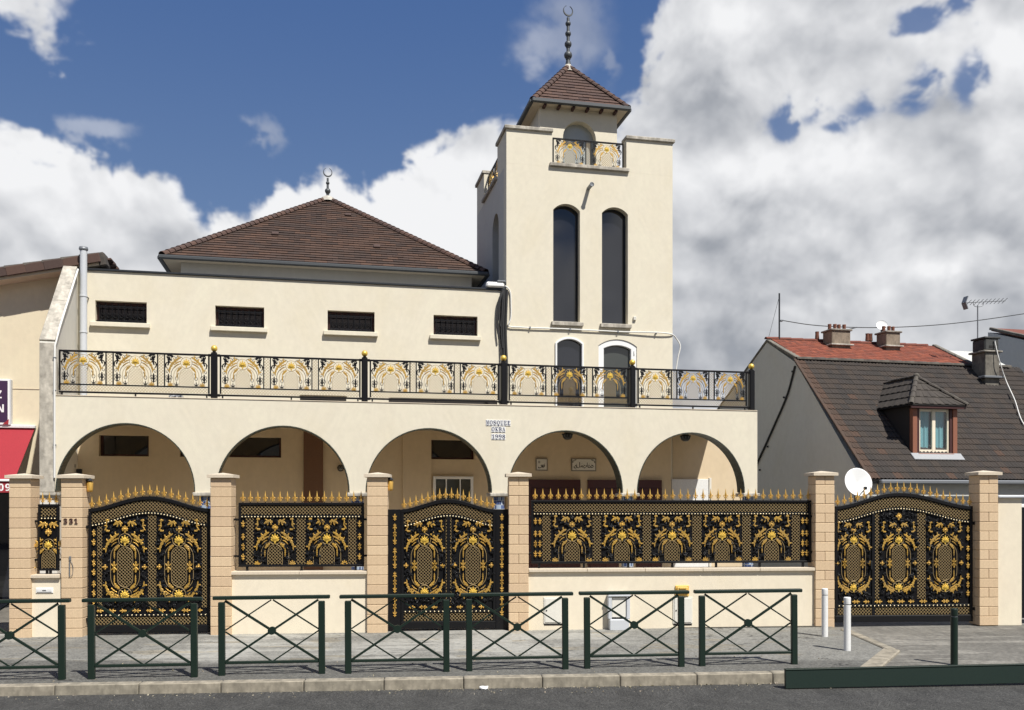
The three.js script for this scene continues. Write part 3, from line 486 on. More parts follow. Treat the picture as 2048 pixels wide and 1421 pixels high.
// ---------------------------------------------------------------- street railings
const SPEAR_PITCH = 0.1305;
function spears(t, x0, x1, yOf, n) { for (let i = 0; i < n; i++) { const x = x0 + (x1 - x0) * (n > 1 ? i / (n - 1) : 0.5), s = part('spear', O.spear, M.gold, t); s.position.set(x, yOf(x) + 0.016, 0); const q = part('stub', O.stub, M.black, t); q.position.set(x, yOf(x) + 0.012, 0); } }
function ornamentColumn(t, x, y0, y1) { const n = Math.max(2, Math.round((y1 - y0) / 0.17)); for (let i = 0; i < n; i++) { const m = part('fleur', i % 3 === 1 ? O.midFleur : O.fleur, M.gold, t); m.scale.setScalar(i % 3 === 1 ? 0.62 : 0.72); m.position.set(x, y0 + (i + 0.5) * (y1 - y0) / n, 0.006); if (i % 3 === 2) m.rotation.z = Math.PI; } }
function railing({ p0, p1, yTop, yBot, centres, cols, label, wall, narrow, nSpears }) {
  const w = -0.17, u0 = LU(FF, p0, w), u1 = LU(FF, p1, w), um = (u0 + u1) / 2, pm = (p0 + p1) / 2, hb = LH(FF, pm, yBot, w), ht = LH(FF, pm, yTop, w), W = u1 - u0, H = ht - hb, x0 = -W / 2, x1 = W / 2;
  const t = thing('street_railing', label, 'railing', FF, um, hb, w, 'black and gold railings on the low walls');
  part('backing_sheet', bxc(x0 + 0.01, x1 - 0.01, 0.01, H - 0.01, -0.012, -0.006), M.blackSheet, t);
  part('top_rail', cbc(x0, x1, H - 0.04, H, -0.025, 0.025, 0.006), M.black, t); part('bottom_rail', cbc(x0, x1, 0, 0.035, -0.025, 0.025, 0.006), M.black, t);
  for (const x of [x0, x1 - 0.04]) part('stile', cbc(x, x + 0.04, 0.036, H - 0.041, -0.022, 0.022, 0.006), M.black, t);
  const yb = H - 0.235;       // bead line
  stuff(part('lattice', lattice(() => true, x0 + 0.045, x1 - 0.045, yb + 0.03, H - 0.05, 0.040, 0.0062, 0.006, 0.002), M.latticeGold, t));
  part('bead_rail', cbc(x0 + 0.041, x1 - 0.041, yb - 0.018, yb + 0.018, -0.005, 0.012, 0.004), M.black, t);
  const beads = []; for (let x = x0 + 0.06; x < x1 - 0.05; x += 0.052) beads.push(place(O.bead, x, yb, 0.016)); stuff(part('beads', merge(beads), M.bead, t));
  const yTopPanel = yb - 0.022, k = (yTopPanel - 0.035) / (narrow ? 0.62 : 0.81);
  const cs = centres.map((c) => LU(FF, c, w) - um), HWm = narrow ? W / 2 - 0.05 : 0.365 * k;
  cs.forEach((c) => motif(narrow ? 'narrow' : 'arch', t, c, 0.035 - BOT * (narrow ? 0.85 : k), 0.004, narrow ? 0.85 : k));
  if (narrow) { const f = part('flower', O.flower, M.gold, t); f.position.set(0, yTopPanel - 0.2, 0.004); for (const s of [-1, 1]) { const q = part('garland', s > 0 ? O.garland : O.garlandL, M.gold, t); q.position.set(s * 0.085, yTopPanel - 0.08, 0.004); } }
  // lattice strips between the motifs
  const edges = [x0 + 0.045 + cols * 0.075, ...cs.flatMap((c) => [c - HWm, c + HWm]), x1 - 0.045 - cols * 0.075];
  const strips = []; for (let i = 0; i < edges.length; i += 2) if (edges[i + 1] - edges[i] > 0.03) strips.push([edges[i], edges[i + 1]]);
  for (const [a, b] of strips) stuff(part('lattice', lattice(() => true, a, b, 0.037, yTopPanel, 0.040, 0.0062, 0.006, 0.002), M.latticeGold, t));
  for (let i = 0; i < cols; i++) { ornamentColumn(t, x0 + 0.075 + i * 0.075, 0.06, yTopPanel - 0.02); ornamentColumn(t, x1 - 0.075 - i * 0.075, 0.06, yTopPanel - 0.02); }
  const out = cs.map((c, i) => relief((x, y) => { const xx = (x - c) / k, yy = (y - 0.035) / k + BOT; return Math.abs(xx) > 0.14 || yy > -0.1; }, c - HWm + 0.02, c + HWm - 0.03, 0.05, yTopPanel - 0.02, 50 + i + p0)).filter(Boolean);
  if (out.length && !narrow) stuff(part('relief', merge(out), M.black, t));
  spears(t, x0 + 0.07, x1 - 0.05, () => H, nSpears);
  // feet to the wall and brackets to the pillars
  const nf = Math.max(2, Math.round(W / 0.7)); for (let i = 0; i < nf; i++) part('foot', bxc(-0.018, 0.018, wall.gh + wall.ht - hb, 0, -0.015, 0.015), M.black, t).position.x = x0 + 0.14 + (W - 0.28) * i / (nf - 1);
  for (const y of [0.18, H - 0.28]) for (const s of [-1, 1]) part('bracket', cb(0.1, 0.035, 0.04, 0.006, s * (W / 2 + 0.03), y, 0), M.black, t);
  return t;
}
railing({ p0: 76, p1: 118, yTop: 1009, yBot: 1142, centres: [97], cols: 0, label: 'narrow black and gold railing panel beside the pillar numbered 331', wall: lw0, narrow: true, nSpears: 3 });
railing({ p0: 477, p1: 728, yTop: 1006, yBot: 1134, centres: [550, 654], cols: 1, label: 'black and gold railing with two arch motifs on low wall', wall: lw1, nSpears: 17 });
railing({ p0: 1062, p1: 1622, yTop: 1001, yBot: 1127, centres: [1144, 1244, 1344, 1444, 1543], cols: 2, label: 'long black and gold railing with five arch motifs on low wall', wall: lw2, nSpears: 37 });

// ---------------------------------------------------------------- gates
function gate({ p0, p1, hSide, hMid, crest = 0.5, centres, posts = 0, split = [], label, nSpears, k = 1, cols = [] }) {
  const w = -0.16, u0 = LU(FF, p0, w), u1 = LU(FF, p1, w), um = (u0 + u1) / 2, pm = (p0 + p1) / 2, gh = gF(pm) + 0.012, W = u1 - u0, x0 = -W / 2, x1 = W / 2;
  const t = thing('metal_gate', label, 'gate', FF, um, gh, w, 'black and gold street gates');
  const a0 = x0 + posts, a1 = x1 - posts;
  const bell = (x) => { let q = (x - a0) / (a1 - a0); q = Math.min(1, Math.max(0, q)); const s = q < crest ? q / crest * 0.5 : 0.5 + (q - crest) / (1 - crest) * 0.5; return Math.pow(0.5 - 0.5 * Math.cos(2 * Math.PI * s), 0.85); };
  const top = (x) => hSide + (hMid - hSide) * bell(x), N = 40;
  const band = (d0, d1, xa, xb) => { const up = [], dn = []; for (let i = 0; i <= N; i++) { const x = xa + (xb - xa) * i / N; up.push([x, top(x) - d0]); dn.push([x, top(x) - d1]); } return poly([...dn, ...up.reverse()]); };
  const sheetPts = []; for (let i = 0; i <= N; i++) { const x = x0 + 0.01 + (W - 0.02) * i / N; sheetPts.push([x, top(x) - 0.02]); }
  part('backing_sheet', ext(poly([[x0 + 0.01, 0.06], [x1 - 0.01, 0.06], ...sheetPts.reverse()]), 0.006, -0.014), M.blackSheet, t);
  part('top_rail', ext(band(0, 0.06, a0, a1), 0.056, -0.028, 0.006), M.black, t);
  part('bottom_rail', cbc(a0, a1, 0.03, 0.145, -0.028, 0.028, 0.006), M.black, t);
  for (const x of [a0, a1 - 0.045]) part('stile', cbc(x, x + 0.045, 0.146, hSide - 0.062, -0.026, 0.026, 0.006), M.black, t);
  if (posts) for (const s of [-1, 1]) { const c = s * (W / 2 - posts / 2); part('side_post', cbc(c - posts / 2, c + posts / 2 - 0.003, 0.0, hSide, -0.03, 0.02, 0.006), M.black, t); ornamentColumn2(t, c - s * 0.01, 0.2, hSide - 0.08, 0.022); }
  const inBand = (x, y) => y < top(x) - 0.07 && y > top(x) - 0.255;
  stuff(part('lattice', lattice(inBand, a0 + 0.047, a1 - 0.047, hSide - 0.3, hMid, 0.040, 0.0062, 0.006, 0.002), M.latticeGold, t));
  part('bead_rail', ext(band(0.262, 0.30, a0 + 0.046, a1 - 0.046), 0.02, -0.006, 0.003), M.black, t);
  const beads = []; for (let x = a0 + 0.07; x < a1 - 0.05; x += 0.05) beads.push(place(O.bead, x, top(x) - 0.281, 0.018)); for (let x = a0 + 0.07; x < a1 - 0.05; x += 0.07) beads.push(place(O.bead, x, 0.312, 0.018)); stuff(part('beads', merge(beads), M.bead, t));
  stuff(part('lattice', lattice(() => true, a0 + 0.047, a1 - 0.047, 0.15, 0.285, 0.040, 0.0062, 0.006, 0.002), M.latticeGold, t));
  part('lower_rail', cbc(a0 + 0.046, a1 - 0.046, 0.29, 0.335, -0.005, 0.014, 0.004), M.black, t);
  // row of lying ornaments above the lower rail
  for (let x = a0 + 0.17, i = 0; x < a1 - 0.12; x += 0.2, i++) { const m = part('fleur', i % 2 ? O.midFleur : O.fleur, M.gold, t); m.rotation.z = i % 4 < 2 ? -Math.PI / 2 : Math.PI / 2; m.scale.setScalar(0.7); m.position.set(x, 0.385, 0.006); }
  const yb = 0.43, cs = centres.map((c) => LU(FF, c, w) - um), hw = 0.375 * k, yr = yb + 0.235 * k - 2 * OV * k;   // ring height
  cs.forEach((c, i) => { motif('full', t, c, yr, 0.004, k); const extra = top(c) - 0.3 - (yr + 0.34 * k); if (extra > 0.09) { const f = part('flower', O.flower, M.gold, t); f.position.set(c, yr + 0.34 * k + Math.min(0.1, extra * 0.5), 0.004); } });
  const edges = [a0 + 0.047 + (cols[0] || 0) * 0.09, ...cs.flatMap((c) => [c - hw, c + hw]), a1 - 0.047 - (cols[1] || 0) * 0.09];
  for (let i = 0; i < edges.length; i += 2) if (edges[i + 1] - edges[i] > 0.03) stuff(part('lattice', lattice((x, y) => y < top(x) - 0.305, edges[i], edges[i + 1], yb, hMid - 0.3, 0.040, 0.0062, 0.006, 0.002), M.latticeGold, t));
  if (cols[0]) ornamentColumn(t, a0 + 0.085, yb, hSide - 0.32); if (cols[1]) ornamentColumn(t, a1 - 0.085, yb, hSide - 0.32);
  const rel = cs.map((c, i) => relief((x, y) => { const xx = Math.abs(x - c) / k, yy = (y - yr) / k - OV; return y < top(x) - 0.32 && (xx > 0.245 || Math.abs(yy) > 0.42); }, c - hw + 0.015, c + hw - 0.03, yb, top(c) - 0.3, 90 + i + p0)).filter(Boolean);
  stuff(part('relief', merge(rel), M.black, t));
  for (const px of split) { const x = LU(FF, px, w) - um; part('meeting_stile', cbc(x - 0.028, x + 0.028, 0.146, top(x) - 0.302, -0.02, 0.014, 0.005), M.black, t); part('handle', cb(0.02, 0.15, 0.05, 0.006, x - 0.05, 1.02, 0.03), M.darkMetal, t); }
  for (const s of [-1, 1]) for (const y of [0.25, hSide - 0.3]) part('hinge', cb(0.05, 0.05, 0.05, 0.006, s * (W / 2 + 0.012), y, 0), M.black, t);
  spears(t, a0 + 0.05, a1 - 0.05, top, nSpears);
  return t;
}
function ornamentColumn2(t, x, y0, y1, z) { const n = Math.round((y1 - y0) / 0.135); for (let i = 0; i < n; i++) { const m = part('fleur', i % 3 === 1 ? O.midFleur : O.fleur, M.gold, t); m.scale.setScalar(i % 3 === 1 ? 0.66 : 0.74); m.position.set(x, y0 + (i + 0.5) * (y1 - y0) / n, z); if (i % 3 === 2) m.rotation.z = Math.PI; } }
gate({ p0: 177, p1: 420, hSide: 2.07, hMid: 2.275, centres: [250, 358], split: [], label: 'wide black and gold double gate right of the pillar numbered 331', nSpears: 17, k: 0.98, cols: [1, 0] });
gate({ p0: 775, p1: 1018, hSide: 2.03, hMid: 2.2, centres: [849, 946], posts: 0.225, split: [897], label: 'black and gold pedestrian gate with arched head and side posts', nSpears: 16, k: 0.95 });
gate({ p0: 1670, p1: 1945, hSide: 2.04, hMid: 2.275, centres: [1707, 1797, 1890], crest: 0.46, split: [1747], label: 'three panel black and gold gate beside the white bollards', nSpears: 21, k: 0.90, cols: [0, 1] });

// ---------------------------------------------------------------- crossed safety barriers along the kerb
{
  const Wd = 1.455, H = 1.0;
  const proto = thing('safety_barrier', 'x', 'barrier', null, 0, 0, 0, 'dark green safety barriers along the kerb');
  part('top_rail', cb(Wd, 0.045, 0.075, 0.008, 0, H - 0.022, 0), M.green, proto);
  const px = Wd / 2 - 0.105;
  for (const s of [-1, 1]) part('post', cb(0.08, H - 0.045, 0.06, 0.008, s * px, (H - 0.045) / 2 - 0.03, 0), M.green, proto);
  const yb = 0.16, yt = H - 0.047, xi = px - 0.041, ym = (yb + yt) / 2;
  part('bottom_rail', cb(2 * xi, 0.036, 0.04, 0.006, 0, yb, 0), M.green, proto);
  const rod = (x0, y0, x1, y1, r, z) => bar(x0, y0, x1, y1, r * 2, r * 2, z);
  for (const s of [-1, 1]) part('brace', rod(-xi, ym - s * (yt - yb) / 2 * 0.97, xi, ym + s * (yt - yb) / 2 * 0.97, 0.014, s * 0.006), M.green, proto);
  for (const [a, b] of [[-1, 1], [1, 1], [1, -1], [-1, -1]]) part('thin_brace', rod(a * xi, ym + b * 0.01, a * 0.012, ym + b * ((yt - yb) / 2 - 0.01), 0.0085, -0.02), M.green, proto);
  const hub = new THREE.CylinderGeometry(0.05, 0.05, 0.05, 16); hub.rotateX(Math.PI / 2); hub.translate(0, ym, 0); part('hub', hub, M.green, proto);
  const where = ['in front of the mail slot wall', 'in front of the double gate with the number pillar', 'in front of the two motif railing', 'in front of the pedestrian gate, overlapping its left post', 'in front of the pedestrian gate pillar and the flush cabinet', 'in front of the grey meter cabinet', 'standing last in the row, nearest the white bollards'];
  [[19, 1362], [286, 1357], [544, 1350], [795, 1346], [1035, 1341], [1269, 1336], [1497, 1331]].forEach(([c, y], i) => {
    const o = i ? proto.clone() : proto; if (i) { o.name = numbered('safety_barrier'); scene.add(o); o.userData = { ...proto.userData }; }
    let z = 11.5, X = 0; for (let k = 0; k < 4; k++) { X = (c - CX) / F * z; z = (EYE - groundAt(X)) * F / (y - CY); }
    X = (c - CX) / F * z; o.position.set(X, groundAt(X), -z); o.rotation.y = 0.075; o.rotation.z = 0.005;
    o.userData.label = 'dark green crossed steel barrier ' + where[i];
  });
}
// bollards, low green strip, scrap of paper
function onGround(px, py, lvl = 0) { let z = 13, X = 0; for (let k = 0; k < 5; k++) { X = (px - CX) / F * z; z = (EYE - groundAt(X) - lvl) * F / (py - CY); } return V((px - CX) / F * z, groundAt((px - CX) / F * z) + lvl, -z); }
function bollard(px, py, h, r, mat, label, lvl) {
  const t = thing('bollard', label, 'bollard', null, 0, 0, 0, 'bollards by the driveway'); t.position.copy(onGround(px, py, lvl));
  part('post', lathe([[r, -0.05], [r, h - 0.115], [r * 0.96, h - 0.11]], 20), mat, t); part('groove', lathe([[r * 0.86, h - 0.118], [r * 0.86, h - 0.09]], 20), M.zinc, t); part('head', lathe([[r * 0.9, h - 0.1], [r, h - 0.095], [r, h - 0.012], [r * 0.9, h], [0, h + 0.002]], 20), mat, t);
}
bollard(1650, 1274, 0.765, 0.049, M.whitePaint, 'white round bollard close to the low wall pillar', 0);
bollard(1695, 1302, 0.77, 0.049, M.whitePaint, 'white round bollard at the kerb return, nearer the road', 0);
bollard(1909, 1331, 0.755, 0.046, M.green, 'dark green round bollard in the driveway behind the green strip', -0.035);
{
  const KF = frame(10.76, 3.5), u0 = LU(KF, 1572), u1 = LU(KF, 2230), t = thing('green_strip', 'long dark green strip lying along the gutter, built as a beam', 'beam', KF, u0, groundAt(3.3) - 0.125, 0);  // beam form stands in for a blurred, patch-like green strip
  const L = u1 - u0; const b = grp('strip_body', t); b.rotation.z = 0.010;
  part('face', cbc(0, L, 0.003, 0.225, -0.05, 0, 0.004), M.greenStrip, b); part('top_lip', cbc(0, L, 0.226, 0.24, -0.062, 0.006, 0.003), M.green, b);
  const p = thing('paper_scrap', 'crumpled white paper scrap in the gutter', 'litter', null, 0, 0, 0); p.position.copy(onGround(968, 1380, -0.125));
  const g = new THREE.IcosahedronGeometry(0.045, 1), a = g.attributes.position; for (let i = 0; i < a.count; i++) { const q = 0.6 + 0.6 * h3(Math.round(a.getX(i) * 400), Math.round(a.getY(i) * 400), Math.round(a.getZ(i) * 400)); a.setXYZ(i, a.getX(i) * q * 1.3, Math.max(0.001, (a.getY(i) + 0.03) * q * 0.7), a.getZ(i) * q); } g.computeVertexNormals(); part('paper', g, M.white, p);
}
// ---------------------------------------------------------------- the mosque
const A = frame(18.3, 12), WB = -2.45;                    // arcade front plane; the main wall stands 2.45 m behind it
const U = (px, w = 0) => LU(A, px, w);
const mosque = thing('mosque', 'cream rendered mosque with arcade, roof terrace, hipped roof and square tower', 'mosque', A, 0, 0, 0);
const SPRING = 2.36, CROWN = 3.63, SLAB = 4.11, CEIL = 3.76;
// tiles of a plain roof slope: eave from a to b, apex p (all [x, y, z]); courses of separate tiles
function tileSlope(S, a, b, p, gauge, tw, cols, seed, thick = 0.018) {
  const r = rng(seed), A0 = V(...a), B0 = V(...b), P0 = V(...p), e = B0.clone().sub(A0), L = e.length(); e.normalize();
  const ap = P0.clone().sub(A0), ax = ap.dot(e), s = ap.clone().addScaledVector(e, -ax), Hs = s.length(); s.normalize();
  const n = e.clone().cross(s).normalize(); if (n.y < 0) n.negate();
  const at = (x, y, z) => { const q = A0.clone().addScaledVector(e, x).addScaledVector(s, y).addScaledVector(n, z); return [q.x, q.y, q.z]; };
  const rows = Math.floor(Hs / gauge);
  for (let i = 0; i < rows; i++) {
    const y0 = i * gauge, y1 = Math.min(y0 + gauge * 1.12, Hs), l = (y) => ax * Math.min(1, y / Hs), rr = (y) => L + (ax - L) * Math.min(1, y / Hs), xl = l(y0), xr = rr(y0), off = (i % 2) * tw / 2;
    for (let x = Math.floor(xl / tw) * tw - off; x < xr; x += tw) {
      const c = cols[Math.floor(r() * cols.length)], v = 0.82 + r() * 0.36; S.col = [c[0] * v, c[1] * v, c[2] * v];
      const x0 = Math.max(x + 0.002, xl), x1 = Math.min(x + tw - 0.002, xr); if (x1 - x0 < 0.02) continue;
      const u0 = Math.max(x0, l(y1)), u1 = Math.min(x1, rr(y1)), lift = 0.016 + (r() - 0.5) * 0.006, z0 = lift, z1 = -0.006; if (u1 <= u0) continue;
      S.hexa(at(x0, y0, z0), at(x1, y0, z0), at(u1, y1, z1), at(u0, y1, z1), at(x0, y0, z0 + thick), at(x1, y0, z0 + thick), at(u1, y1, z1 + thick), at(u0, y1, z1 + thick));
    }
  }
}
const hipTileG = (L, r) => { const g = new THREE.CylinderGeometry(r, r * 0.82, L * 1.12, 8, 1, true, -Math.PI / 2, Math.PI); g.rotateX(-Math.PI / 2); return uvm(g); };   // lies along z, open side down
function hipLine(parent, a, b, L, r, mats) {
  const d = V(...b).sub(V(...a)), len = d.length(), n = Math.round(len / L); const g = ridgeCache[L + '_' + r] || (ridgeCache[L + '_' + r] = ridgeGeo(L, r));
  for (let i = 0; i < n; i++) { const q = part('hip_tile', g, mats[Math.floor(rnd() * mats.length)], parent); q.position.copy(V(...a)).addScaledVector(d, (i + 0.5) / n); { const zz = d.clone().normalize(), xx = V(0, 1, 0).cross(zz).normalize(), yy = zz.clone().cross(xx); q.quaternion.setFromRotationMatrix(new THREE.Matrix4().makeBasis(xx, yy, zz)); q.rotateZ((rnd() - 0.5) * 0.06); } }
}
const ridgeCache = {};
function ridgeGeo(L, r) {   // half-round cap along z, thicker at its lower (negative z) end
  const S = new Soup(), n = 6; const ring = (z, R) => Array.from({ length: n + 1 }, (_, i) => [Math.cos(Math.PI * i / n) * R, Math.sin(Math.PI * i / n) * R * 0.8, z]);
  const o0 = ring(-L * 0.58, r), o1 = ring(L * 0.5, r * 0.8), i0 = ring(-L * 0.58, r * 0.82);
  for (let i = 0; i < n; i++) { S.face([o0[i], o0[i + 1], o1[i + 1], o1[i]], true); S.face([o0[i], o0[i + 1], i0[i + 1], i0[i]], false); }
  return S.build();
}
{
  // arcade front
  const feet = [[110, 390], [431, 699], [731, 984], [1015, 1246], [1274, 1490]].map(([a, b]) => [U(a), U(b)]), uL = U(80), uR = U(1515), yb = SPRING - 0.02;
  const s = new THREE.Shape(); s.moveTo(U(110) - 0.006, SLAB); s.lineTo(U(110) - 0.006, SPRING + 0.05); 
  const arc = (x0, x1, f, n = 36) => { const m = (x0 + x1) / 2, a = (x1 - x0) / 2; for (let i = 0; i <= n; i++) { const t = Math.PI * (1 - i / n); f(m + a * Math.cos(t), SPRING + (CROWN - SPRING) * Math.sin(t)); } };
  feet.forEach(([a, b], i) => { if (i) s.lineTo(a, yb); arc(a, b, (x, y) => s.lineTo(x, Math.max(y, yb))); s.lineTo(b, yb); });
  s.lineTo(uR, yb); s.lineTo(uR, SLAB); s.closePath();
  part('arcade_wall', ext(s, 0.32, -0.32), M.cream, mosque);
  // glazed mosaic lining on the inside of each arch
  for (const [a, b] of feet) { const S = new Soup(), p = []; arc(a, b, (x, y) => p.push([x, y])); const m = (a + b) / 2, q = p.map(([x, y]) => { const d = Math.hypot(x - m, y - SPRING); return [m + (x - m) * (d - 0.018) / d, SPRING + (y - SPRING) * (d - 0.018) / d]; });
    for (let i = 0; i < p.length - 1; i++) { S.face([[...q[i], 0.006], [...q[i + 1], 0.006], [...p[i + 1], 0.006], [...p[i], 0.006]]); S.face([[...q[i], 0.006], [...q[i], -0.33], [...q[i + 1], -0.33], [...q[i + 1], 0.006]]); }
    const g = S.build(), uv = g.attributes.uv, P = g.attributes.position; for (let i = 0; i < P.count; i++) uv.setXY(i, Math.atan2(P.getY(i) - SPRING, P.getX(i) - m) * 1.3, P.getZ(i)); part('arch_mosaic', g, M.mosaicGreen, mosque); }
  // columns with capital slab
  const cols = feet.slice(0, -1).map((f, i) => [f[1], feet[i + 1][0]]); cols.push([feet[4][1], uR]);
  for (const [a, b] of cols) { const m = (a + b) / 2, h = (b - a) / 2; const c = grp('column', mosque, m, 0, -0.16); part('capital', cb(2 * h + 0.1, 0.075, 0.42, 0.015, 0, SPRING - 0.06, 0), M.weathered, c); part('shaft', lathe([[h * 0.82, 0.1], [h * 0.82, SPRING - 0.1]], 20), M.mosaic, c); }
  { const c = grp('column', mosque, U(97), 0, -0.16); part('capital', cb(0.40, 0.06, 0.42, 0.012, 0, SPRING - 0.06, 0.02), M.weathered, c); part('shaft', bxc(-0.14, 0.14, 0.1, SPRING - 0.092, -0.16, 0.15), M.offWhite, c); }
  // terrace slab and arcade floor, parapet lip
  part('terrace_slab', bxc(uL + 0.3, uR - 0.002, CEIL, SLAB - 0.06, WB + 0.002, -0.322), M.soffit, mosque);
  part('terrace_floor', bxc(uL + 0.3, uR - 0.004, SLAB - 0.056, SLAB - 0.04, WB + 0.004, -0.324), M.concrete, mosque);
  part('parapet_lip', cbc(U(110), uR, SLAB + 0.002, SLAB + 0.018, -0.33, 0.012, 0.004), M.coping, mosque);
  part('arcade_floor', bxc(uL, uR, -0.1, 0.1, WB, 0.1), M.coping, mosque);

  // party wall with a raking head, left of the terrace
  const wing = grp('party_wall', mosque, U(80), 0, 0.03); wing.rotation.y = 0.085;
  const wt = U(110) - U(80) - 0.01, prof = poly([[-0.0, 0.1], [2.55, 0.1], [2.55, 7.02], [2.35, 7.02], [0.0, 5.09]]);
  const wg = new THREE.ExtrudeGeometry(prof, { depth: wt, bevelEnabled: false }); wg.rotateY(Math.PI / 2); uvm(wg); part('wall', wg, M.offWhite, wing);
  { const rk = Math.atan2(7.02 - 5.09, 2.35), L = Math.hypot(2.35, 1.93), n = 2; for (let i = 0; i < n; i++) { const q = part('raking_coping', cb(wt + 0.02, 0.05, L / n - 0.004, 0.008), M.weathered, wing), d = (i + 0.5) / n; q.position.set(wt / 2, 5.09 + 1.93 * d + 0.022, -2.35 * d); q.rotation.x = rk; } }
  part('pier_face', cbc(-0.004, wt + 0.004, SPRING - 0.02, 5.07, 0.002, 0.02, 0.005), M.weathered, wing);

  // main wall with four high windows above, three below
  const wu0 = U(128, WB), wu1 = U(1011, WB), TOP = 7.02, ms = rectShape(wu0, wu1, CEIL + 0.15, TOP), ls = rectShape(wu0, wu1, 0, CEIL + 0.148);
  const high = [[190, 293], [430, 528], [655, 749], [867, 955]].map(([a, b]) => [U(a, WB), U(b, WB), 5.945, 6.40]);
  const low = [[197, 297], [359, 562], [862, 949]].map(([a, b]) => [U(a, WB), U(b, WB), 3.12, 3.565]);
  for (const w of high) ms.holes.push(rectHole(...w)); for (const w of low) ls.holes.push(rectHole(...w));
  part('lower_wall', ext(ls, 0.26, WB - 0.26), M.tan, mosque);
  part('main_wall', ext(ms, 0.26, WB - 0.26), M.cream, mosque);
  part('wall_flashing', cbc(wu0 - 0.02, wu1, TOP + 0.002, TOP + 0.045, WB - 0.3, WB + 0.035, 0.006), M.darkMetal, mosque);
  const scrollG = [-1, 1].map((s) => tube([[0, -0.06], [s * 0.045, -0.02], [s * 0.03, 0.035], [s * 0.005, 0.02], [s * 0.02, -0.01]], 0.006, 14, 4));
  const scrollPair = merge(scrollG);
  for (const [x0, x1, y0, y1] of high) {
    const w = grp('window', mosque, (x0 + x1) / 2, y0, WB), W = x1 - x0, H = y1 - y0;
    part('pane', bxc(-W / 2, W / 2, 0, H, -0.2, -0.19), M.glass, w);
    for (const sx of [-1, 1]) part('frame', bxc(sx * W / 2 - (sx > 0 ? 0.05 : 0), sx * W / 2 + (sx > 0 ? 0 : 0.05), 0, H, -0.188, -0.14), M.darkWood, w);
    part('frame', bxc(-W / 2 + 0.051, W / 2 - 0.051, H - 0.05, H - 0.001, -0.188, -0.14), M.darkWood, w);
    part('sill', cbc(-W / 2 - 0.09, W / 2 + 0.07, -0.10, -0.005, -0.1, 0.085, 0.008), M.cream, w);
    for (let i = 0; i < 8; i++) part('grille_bar', bx(0.014, H - 0.05, 0.014, -W / 2 + 0.07 + i * (W - 0.14) / 7, H / 2 - 0.01, -0.05), M.black, w);
    for (const y of [0.035, H - 0.11]) part('grille_rail', bx(W - 0.01, 0.02, 0.02, 0, y, -0.052), M.black, w);
    for (let i = 0; i < 7; i++) part('grille_scroll', scrollPair, M.black, w).position.set(-W / 2 + 0.07 + (i + 0.5) * (W - 0.14) / 7, 0.17, -0.05);
  }
  for (const [x0, x1, y0, y1] of low) { const w = grp('window', mosque, (x0 + x1) / 2, y0, WB), W = x1 - x0, H = y1 - y0; part('pane', bxc(-W / 2, W / 2, 0, H, -0.22, -0.21), M.glass, w); for (const sx of [-1, 1]) part('frame', bxc(sx * W / 2 - (sx > 0 ? 0.05 : 0), sx * W / 2 + (sx > 0 ? 0 : 0.05), 0, H, -0.208, -0.16), M.darkWood, w); part('frame', bxc(-W / 2 + 0.051, W / 2 - 0.051, 0.001, 0.05, -0.208, -0.16), M.darkWood, w); }
  // openings under the arcade
  const wb = WB + 0.002;
  part('timber_panel', cbc(U(607, WB), U(646, WB), 0.1, CEIL - 0.01, wb, wb + 0.05, 0.006), M.panelWood, mosque);
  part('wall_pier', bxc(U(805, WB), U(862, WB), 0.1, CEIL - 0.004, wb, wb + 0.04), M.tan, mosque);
  { const w = grp('window', mosque, U(906, WB), 1.2, wb), W = 0.92, H = 1.53; part('pane', bxc(-W / 2 + 0.06, W / 2 - 0.06, 0.06, H - 0.06, 0.01, 0.02), M.glassGrey, w); for (const sx of [-1, 1]) part('frame', cbc(sx * (W / 2 - 0.03) - 0.03, sx * (W / 2 - 0.03) + 0.03, 0, H, 0, 0.06, 0.006), M.white, w); for (const y of [0.03, H - 0.03]) part('frame', cbc(-W / 2 + 0.061, W / 2 - 0.061, y - 0.03, y + 0.03, 0, 0.06, 0.006), M.white, w); for (const f of [-0.16, 0.16]) part('glazing_bar', bxc(f - 0.012, f + 0.012, 0.061, H - 0.061, 0.021, 0.045), M.white, w); }
  for (const [a, b] of [[1057, 1161], [1176, 1238], [1273, 1324]]) { const x0 = U(a, WB + 0.3), x1 = U(b, WB + 0.3), d = grp('door', mosque, (x0 + x1) / 2, 0.1, WB + 0.25), W = x1 - x0, H = LH(A, 1160, 960, WB + 0.3) - 0.1; part('leaf', cbc(-W / 2, W / 2, 0, H, 0.002, 0.06, 0.006), M.redDoor, d); for (const q of [0.25, 0.75]) part('panel', cbc(-W / 2 + W * q - W * 0.19, -W / 2 + W * q + W * 0.19, 0.2, H - 0.2, 0.061, 0.078, 0.01), M.redDoor, d); part('handle', bx(0.02, 0.14, 0.04, W / 2 - 0.08, 1.05, 0.09), M.gold, d); }
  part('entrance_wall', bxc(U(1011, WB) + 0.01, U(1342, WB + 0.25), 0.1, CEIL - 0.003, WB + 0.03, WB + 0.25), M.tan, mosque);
  part('annex_wall', bxc(U(1346, WB), U(1506, WB), 0.1, CEIL + 0.2, WB - 0.2, WB), M.tan, mosque);
